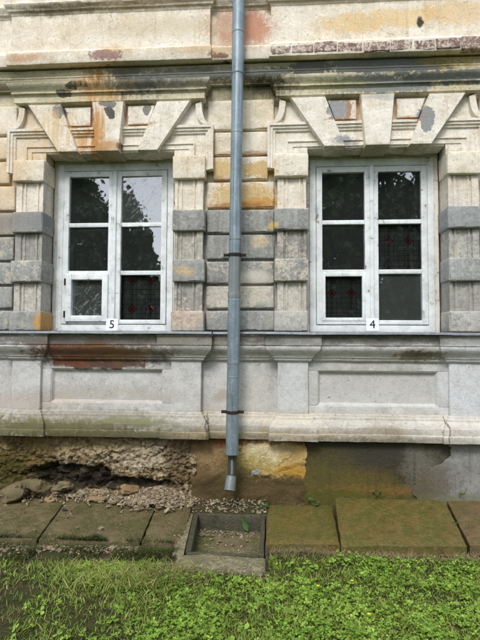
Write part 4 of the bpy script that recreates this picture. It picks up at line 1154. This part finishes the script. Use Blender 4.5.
# ------------------------------------------------------------------ vegetation
def big_mesh(name, V, faces_idx, nper, mat):
    me = bpy.data.meshes.new(name)
    me.vertices.add(len(V)); me.vertices.foreach_set('co', V.astype(np.float32).ravel())
    nf = len(faces_idx) ; k = faces_idx.shape[1]
    me.loops.add(nf * k); me.loops.foreach_set('vertex_index', faces_idx.astype(np.int32).ravel())
    me.polygons.add(nf); me.polygons.foreach_set('loop_start', np.arange(0, nf * k, k, dtype=np.int32))
    me.update(calc_edges=True); me.validate(); me.materials.append(mat)
    return link(name, me)
gzv = np.vectorize(gz)
def blades(name, x, y, h, wd, mat, lean=.5, z=None, curl=1.0):
    n = len(x); z = gzv(x, y) - .005 if z is None else z
    az = rng.uniform(0, 2 * np.pi, n); ln = np.abs(rng.normal(lean, .25, n)) * h; fa = az + np.pi / 2 + rng.normal(0, .5, n)
    V = np.zeros((n, 8, 3))
    for k, (t, wk) in enumerate(((0, .8), (.38, 1), (.72, .75), (1.0, .08))):
        cx = x + np.cos(az) * ln * t ** (1 + curl); cy = y + np.sin(az) * ln * t ** (1 + curl); cz = z + h * (t - .28 * t * t * lean)
        for s, sg in ((0, -1), (1, 1)):
            V[:, k * 2 + s, 0] = cx + sg * np.cos(fa) * wd * wk; V[:, k * 2 + s, 1] = cy + sg * np.sin(fa) * wd * wk; V[:, k * 2 + s, 2] = cz
    b0 = np.arange(n)[:, None, None] * 8
    Fi = (b0 + np.array([[0, 1, 3, 2], [2, 3, 5, 4], [4, 5, 7, 6]])[None]).reshape(-1, 4)
    return big_mesh(name, V.reshape(-1, 3), Fi, 4, mat)
def dens(x, y):
    """how much grass grows at (x, y), 0..1"""
    n = np.array([mnoise.fractal(Vector((a * 1.3, c * 1.3, 7)), 1, 2, 3) for a, c in zip(x, y)])
    d = np.ones_like(x)
    front = np.where(x < -.42, -1.27, np.where(x < .3, -1.40, -1.06))
    d *= np.clip((front - y) / .10, 0, 1)
    bare = np.exp(-((x + 1.1) / .55) ** 2 - ((y + 1.95) / .4) ** 2)       # trampled earth, lower left
    d *= 1 - .62 * np.clip(bare * 1.5 + n * .3, 0, 1)
    d *= np.where(x < -1.15, .4, 1)
    path = np.exp(-((y + 1.45 + .25 * (x - .8)) / .07) ** 2) * (x > .3)
    d *= 1 - .6 * path
    return np.clip(d + n * .15 * (d > 0), 0, 1)
N = 150000
x = rng.uniform(-2.6, 2.6, N); y = rng.uniform(-3.0, -1.0, N)
tuf = rng.integers(0, 2600, N); tx_ = rng.uniform(-2.6, 2.6, 2600); ty_ = rng.uniform(-3.0, -1.0, 2600); tm = rng.uniform(0, 1, N) < .55
x = np.where(tm, tx_[tuf] + rng.normal(0, .022, N), x); y = np.where(tm, ty_[tuf] + rng.normal(0, .022, N), y); th_ = rng.uniform(.7, 1.5, 2600)[tuf]
keep = rng.uniform(0, 1, N) < dens(x, y) * .8
x, y, th_, tm = x[keep], y[keep], th_[keep], tm[keep]
h = rng.uniform(.018, .046, len(x)) * np.where(tm, th_, 1) * np.where(y > -1.3, .8, 1.0)
tag(blades('grass', x, y, h, rng.uniform(.0010, .0032, len(x)), m_grass, .7), 'short green lawn grass in front of the house', 'grass', kind='stuff')
# longer pale tussock grass left of centre
n = 3800; cxs = rng.choice([-.62, -.78, -.5, -.9, -.35, -1.05], n); x = cxs + rng.normal(0, .14, n); y = -1.45 + rng.normal(0, .1, n)
k = y < -1.31; x, y = x[k], y[k]
tag(blades('tussock_grass', x, y, rng.uniform(.035, .085, len(x)), rng.uniform(.0015, .0034, len(x)), m_tus, 1.05), 'longer pale tussock grass in front of the paving left of the drain', 'grass', kind='stuff')
# dry straw at the slab edge
n = 2600; x = rng.uniform(.3, 2.5, n); y = -1.0 - np.abs(rng.normal(0, .06, n)) ; 
tag(blades('dry_grass', x, y, rng.uniform(.02, .07, n), rng.uniform(.001, .002, n), m_dry, 1.3), 'dry straw-coloured grass along the front edge of the right slabs', 'grass', kind='stuff')
n = 420; x = rng.normal(-.38, .2, n); y = rng.normal(-1.45, .07, n)
tag(blades('straw', x, y, rng.uniform(.04, .11, n), rng.uniform(.0015, .003, n), m_dry, 1.4), 'dead straw blades lying in the lawn left of the drain', 'grass', kind='stuff')
# moss cushions: many tiny upright shoots
n = 38000; x = rng.uniform(-2.6, -.4, n); y = -1.12 + rng.normal(0, .065, n) - .03 * np.sin(x * 7)
mz = np.array([mnoise.noise(Vector((a * 4, c * 4, 5))) for a, c in zip(x, y)]); k = mz > -.12; x, y = x[k], y[k]
mzv = np.where(y > -1.02, -.022, gzv(x, y) - .004)
tag(blades('moss', x, y, rng.uniform(.014, .042, len(x)), rng.uniform(.0012, .0024, len(x)), m_moss, .8, z=mzv), 'dark green moss band along the gravel in front of the left paving', 'moss', kind='stuff')
n = 40000; x = rng.uniform(-2.3, -.2, n); y = rng.uniform(-2.6, -1.25, n)
mz = np.array([mnoise.fractal(Vector((a * 2.2, c * 2.2, 9)), 1, 2, 3) for a, c in zip(x, y)]); k = mz > -.05; x, y = x[k], y[k]
tag(blades('ground_moss', x, y, rng.uniform(.006, .022, len(x)), rng.uniform(.001, .002, len(x)), m_moss, .8), 'dark mossy patches in the bare earth at the lower left', 'moss', kind='stuff')
# clover and plantain: small folded leaflets on the lawn
def leaflets(name, x, y, hgt, size, mat, label, cat, trio=True):
    n = len(x); z0 = gzv(x, y); az = rng.uniform(0, 6.283, n); V = []; m_ = 3 if trio else 1
    shape = np.array([[0, 0, 0], [.55, .42, .10], [.95, .34, .13], [1.05, 0, .04], [.95, -.34, .13], [.55, -.42, .10]])
    allV = np.zeros((n * m_, 6, 3)); c = 0
    tx = rng.normal(0, .3, n); ty = rng.normal(0, .3, n)
    for j in range(m_):
        a = az + j * 2.094; ca, sa = np.cos(a), np.sin(a)
        for q_ in range(6):
            lx, ly, lz = shape[q_]
            X = (lx * ca - ly * sa) * size; Y = (lx * sa + ly * ca) * size
            allV[j * n:(j + 1) * n, q_, 0] = x + X; allV[j * n:(j + 1) * n, q_, 1] = y + Y
            allV[j * n:(j + 1) * n, q_, 2] = z0 + hgt + lz * size + X * tx + Y * ty
    Fi = (np.arange(n * m_)[:, None, None] * 6 + np.array([[0, 1, 2, 3], [0, 3, 4, 5]])[None]).reshape(-1, 4)
    o = big_mesh(name, allV.reshape(-1, 3), Fi, 4, mat); return tag(o, label, cat, kind='stuff')
N = 30000; x = rng.uniform(-1.6, 2.4, N); y = rng.uniform(-2.9, -1.1, N)
nn = np.array([mnoise.fractal(Vector((a * 2.0, c * 2.0, 3)), 1, 2, 3) for a, c in zip(x, y)])
pr = dens(x, y) * np.clip(.30 + nn * 1.1 + .35 * (x > -.3) * (y < -1.45), 0, 1) * np.where(x < -.4, .35, 1)
k = rng.uniform(0, 1, N) < pr; x, y = x[k], y[k]
leaflets('clover', x, y, rng.uniform(.008, .055, len(x)), .006 + .013 * rng.uniform(0, 1, len(x)) ** 1.6, m_clover, 'bright green clover leaves spread through the lawn', 'clover')
n = 700; x = rng.uniform(-1.2, 2.4, n); y = rng.uniform(-2.9, -1.2, n); k = (dens(x, y) > rng.uniform(.2, .9, n)); x, y = x[k], y[k]
leaflets('plantain', x, y, rng.uniform(.005, .03, len(x)), rng.uniform(.018, .036, len(x)), m_clover, 'broad green plantain leaves scattered low in the lawn', 'plantain')
n = 1200; x = rng.uniform(-2.0, 2.4, n); y = rng.uniform(-2.9, -1.1, n)
tag(blades('lawn_straw', x, y, rng.uniform(.015, .06, n), rng.uniform(.0008, .002, n), m_dry, 1.8), 'dead straw stems lying through the lawn', 'grass', kind='stuff')
# a few yellow flowers in the lawn
def flower(px, py, label):
    p = onZ(px, py, -.02); o = MB(); n = 6
    vs_ = [(0, 0, .0)] + [(math.cos(6.283 * i / n) * .011, math.sin(6.283 * i / n) * .011, .004) for i in range(n)]
    o.add(vs_, [(0, 1 + i, 1 + (i + 1) % n) for i in range(n)])
    r = empty('buttercup', (p.x, p.y, gz(p.x, p.y))); ob = o.build('petals', m_flower, r, recalc=False); ob.location = (0, 0, .055)
    MB().tube([(0, 0, 0), (.003, 0, .056)], .0015, 5).build('stem', m_weed, r)
    tag(r, label, 'flower', 'small yellow flowers in the lawn')
for px, py, lb in ((352, 581, 'tiny yellow flower in the lawn below the slab beside the drain'), (369, 617, 'tiny yellow flower nearest the bottom edge of the photo'), (318, 586, 'tiny yellow flower nearest the drain basin')):
    flower(px, py, lb)

def weed(px, py, Y, n, size, label, spread=1.0):
    p = onY(px, py, Y) if Y is not None else None
    r = empty('weed', p); q = MB(); st = MB()
    for i in range(n):
        a = 6.283 * i / n + random.uniform(-.4, .4); el = random.uniform(.2, 1.0); L = size * random.uniform(.6, 1.1)
        tip = Vector((math.cos(a) * math.cos(el) * L * spread, math.sin(a) * math.cos(el) * L * spread - .01, math.sin(el) * L))
        st.tube([(0, 0, -.01), tip * .6], .0016, 5)
        d = tip.normalized(); sd_ = d.cross(Vector((0, 0, 1))).normalized(); nrm = sd_.cross(d)
        for lob in (-.7, 0, .7):
            dd_ = (d * math.cos(lob) + sd_ * math.sin(lob)).normalized(); ss = nrm.cross(dd_).normalized(); l_ = size * .55; b0 = tip * .6
            q.add([b0, b0 + dd_ * l_ * .4 + ss * l_ * .22, b0 + dd_ * l_ * .8 + ss * l_ * .2, b0 + dd_ * l_ + Vector((0, 0, -.1 * l_)), b0 + dd_ * l_ * .8 - ss * l_ * .2, b0 + dd_ * l_ * .4 - ss * l_ * .22], [(0, 1, 2, 3), (0, 3, 4, 5)])
    q.build('leaves', m_weed, r, recalc=False); st.build('stem', m_weed, r)
    return tag(r, label, 'weed')
weed(313, 504, -.10, 7, .075, 'green leafy weed at the corner where the two right slabs meet the plinth')
weed(377, 495, -.09, 6, .055, 'small green weed at the plinth foot below the rusty stain')
weed(463, 495, -.11, 4, .05, 'small weed sprouting by the grey cement patch at far right', .6)
weed(264, 508, -.25, 6, .06, 'tiny weed at the back right corner of the drain basin')
p = onZ(455, 522, .03); weed(455, 523, p.y, 4, .035, 'tiny weed in the joint between the two rightmost slabs')
p = onZ(389, 548, -.08); weed(389, 550, p.y, 3, .11, 'upright grass-like weed in front of the wide right slab', .25)
# long leaf hanging into the basin on a thin stem
lf = empty('hanging_leaf', (-.02, -.36, -.03)); tag(lf, 'single pale green leaf on a thin dark stem hanging into the drain basin', 'leaf')
a = onY(238, 497, -.34) - lf.location; m1_ = onY(241, 515, -.36) - lf.location; e = onY(248, 531, -.40) - lf.location
MB().tube([a, m1_, m1_.lerp(e, .4)], .003, 6).build('stem', m_bark, lf)
q = MB(); d = (e - m1_).normalized(); s_ = Vector((d.z, 0, -d.x)).normalized(); L = (e - m1_).length
prof = [(0, .004), (.2, .013), (.4, .011), (.6, .024), (.8, .021), (1, .004)]
vv = []
for t, wd in prof: vv += [m1_ + d * L * t - s_ * wd + Vector((0, -.012, 0)), m1_ + d * L * t + Vector((0, .004, 0)), m1_ + d * L * t + s_ * wd + Vector((0, -.012, 0))]
q.add(vv, [(i * 3 + j, i * 3 + j + 1, (i + 1) * 3 + j + 1, (i + 1) * 3 + j) for i in range(len(prof) - 1) for j in range(2)])
q.build('leaf_blade', m_weed, lf, recalc=False)

# ------------------------------------------------------------------ trees across the lawn (seen reflected in the panes)
def tree(x, y, hgt, rad, nl, label, seed):
    R = np.random.default_rng(seed); r = empty('broadleaf_tree', (x, y, -.06))
    t = MB(); t.tube([(0, 0, 0), (.05, 0, hgt * .25), (.1, .05, hgt * .6), (.05, 0, hgt * .92)], [.24, .19, .11, .02], 10)
    for k in range(9):
        a = 6.283 * k / 9 + R.uniform(-.3, .3); z0 = hgt * R.uniform(.2, .7); L = rad * R.uniform(.5, .9)
        t.tube([(.05, 0, z0), (math.cos(a) * L * .5, math.sin(a) * L * .5, z0 + L * .35), (math.cos(a) * L, math.sin(a) * L, z0 + L * .6)], [.08, .05, .015], 6)
    t.build('trunk', m_bark, r)
    nc = 150; th = R.uniform(0, 6.283, nc); zz = R.uniform(.05, 1, nc); prof_ = np.sin(np.clip(zz, 0, 1) ** .75 * np.pi * .93) ** .6
    rr = rad * prof_ * R.uniform(.35, 1.0, nc)
    C = np.stack([np.cos(th) * rr, np.sin(th) * rr, zz * hgt], 1)
    idx = R.integers(0, nc, nl); c = C[idx] + R.normal(0, rad * .13, (nl, 3)); s = R.uniform(.14, .26, nl)[:, None]
    u = R.normal(0, 1, (nl, 3)); u /= np.linalg.norm(u, axis=1)[:, None]; v = np.cross(u, R.normal(0, 1, (nl, 3))); v /= np.linalg.norm(v, axis=1)[:, None]
    V = np.stack([c - u * s, c + v * s * .6, c + u * s, c - v * s * .6], 1).reshape(-1, 3)
    o = big_mesh('crown', V, np.arange(nl * 4).reshape(-1, 4), 4, m_tree); o.parent = r
    return tag(r, label, 'tree', 'trees across the lawn')
hg = empty('hedge', (0, -27, -.06)); R_ = np.random.default_rng(5); nl = 75000  # hedge added out of view, keeps low sky out of the pane reflections
c = np.stack([R_.uniform(-26, 26, nl), R_.uniform(-1.2, 1.2, nl), 7.2 * R_.uniform(0, 1, nl) ** .8], 1)
c[:, 2] *= .85 + .2 * np.sin(c[:, 0] * .9) * np.sin(c[:, 0] * .37 + 1)
u = R_.normal(0, 1, (nl, 3)); u /= np.linalg.norm(u, axis=1)[:, None]; v = np.cross(u, R_.normal(0, 1, (nl, 3))); v /= np.linalg.norm(v, axis=1)[:, None]; s = R_.uniform(.12, .22, nl)[:, None]
o = big_mesh('foliage', np.stack([c - u * s, c + v * s * .6, c + u * s, c - v * s * .6], 1).reshape(-1, 3), np.arange(nl * 4).reshape(-1, 4), 4, m_tree); o.parent = hg
st = MB()
for k in range(26): st.tube([(-25 + 2 * k, 0, 0), (-24.9 + 2 * k, .05, 3.5)], [.08, .03], 6)
st.build('stem', m_bark, hg); tag(hg, 'tall dense hedge added out of view to block low sky in the lower panes', 'hedge')
tree(-10.9, -20, 13, 3.1, 26000, 'tall leafy tree reflected in the left panes of window 5', 1)
tree(-7.5, -20.5, 7.4, 1.4, 7000, 'lower leafy tree sloping across the right panes of window 5', 2)
tree(-14.5, -22, 14, 3.6, 12000, 'tall tree furthest left across the lawn', 3)
tree(3.6, -19, 15, 3.2, 18000, 'tall dense tree reflected in the left panes of window 4', 4)
tree(7.4, -20, 15, 3.5, 18000, 'tall dense tree reflected in the right panes of window 4', 5)
tree(11.8, -22, 14, 3.8, 12000, 'tall tree furthest right across the lawn', 6)
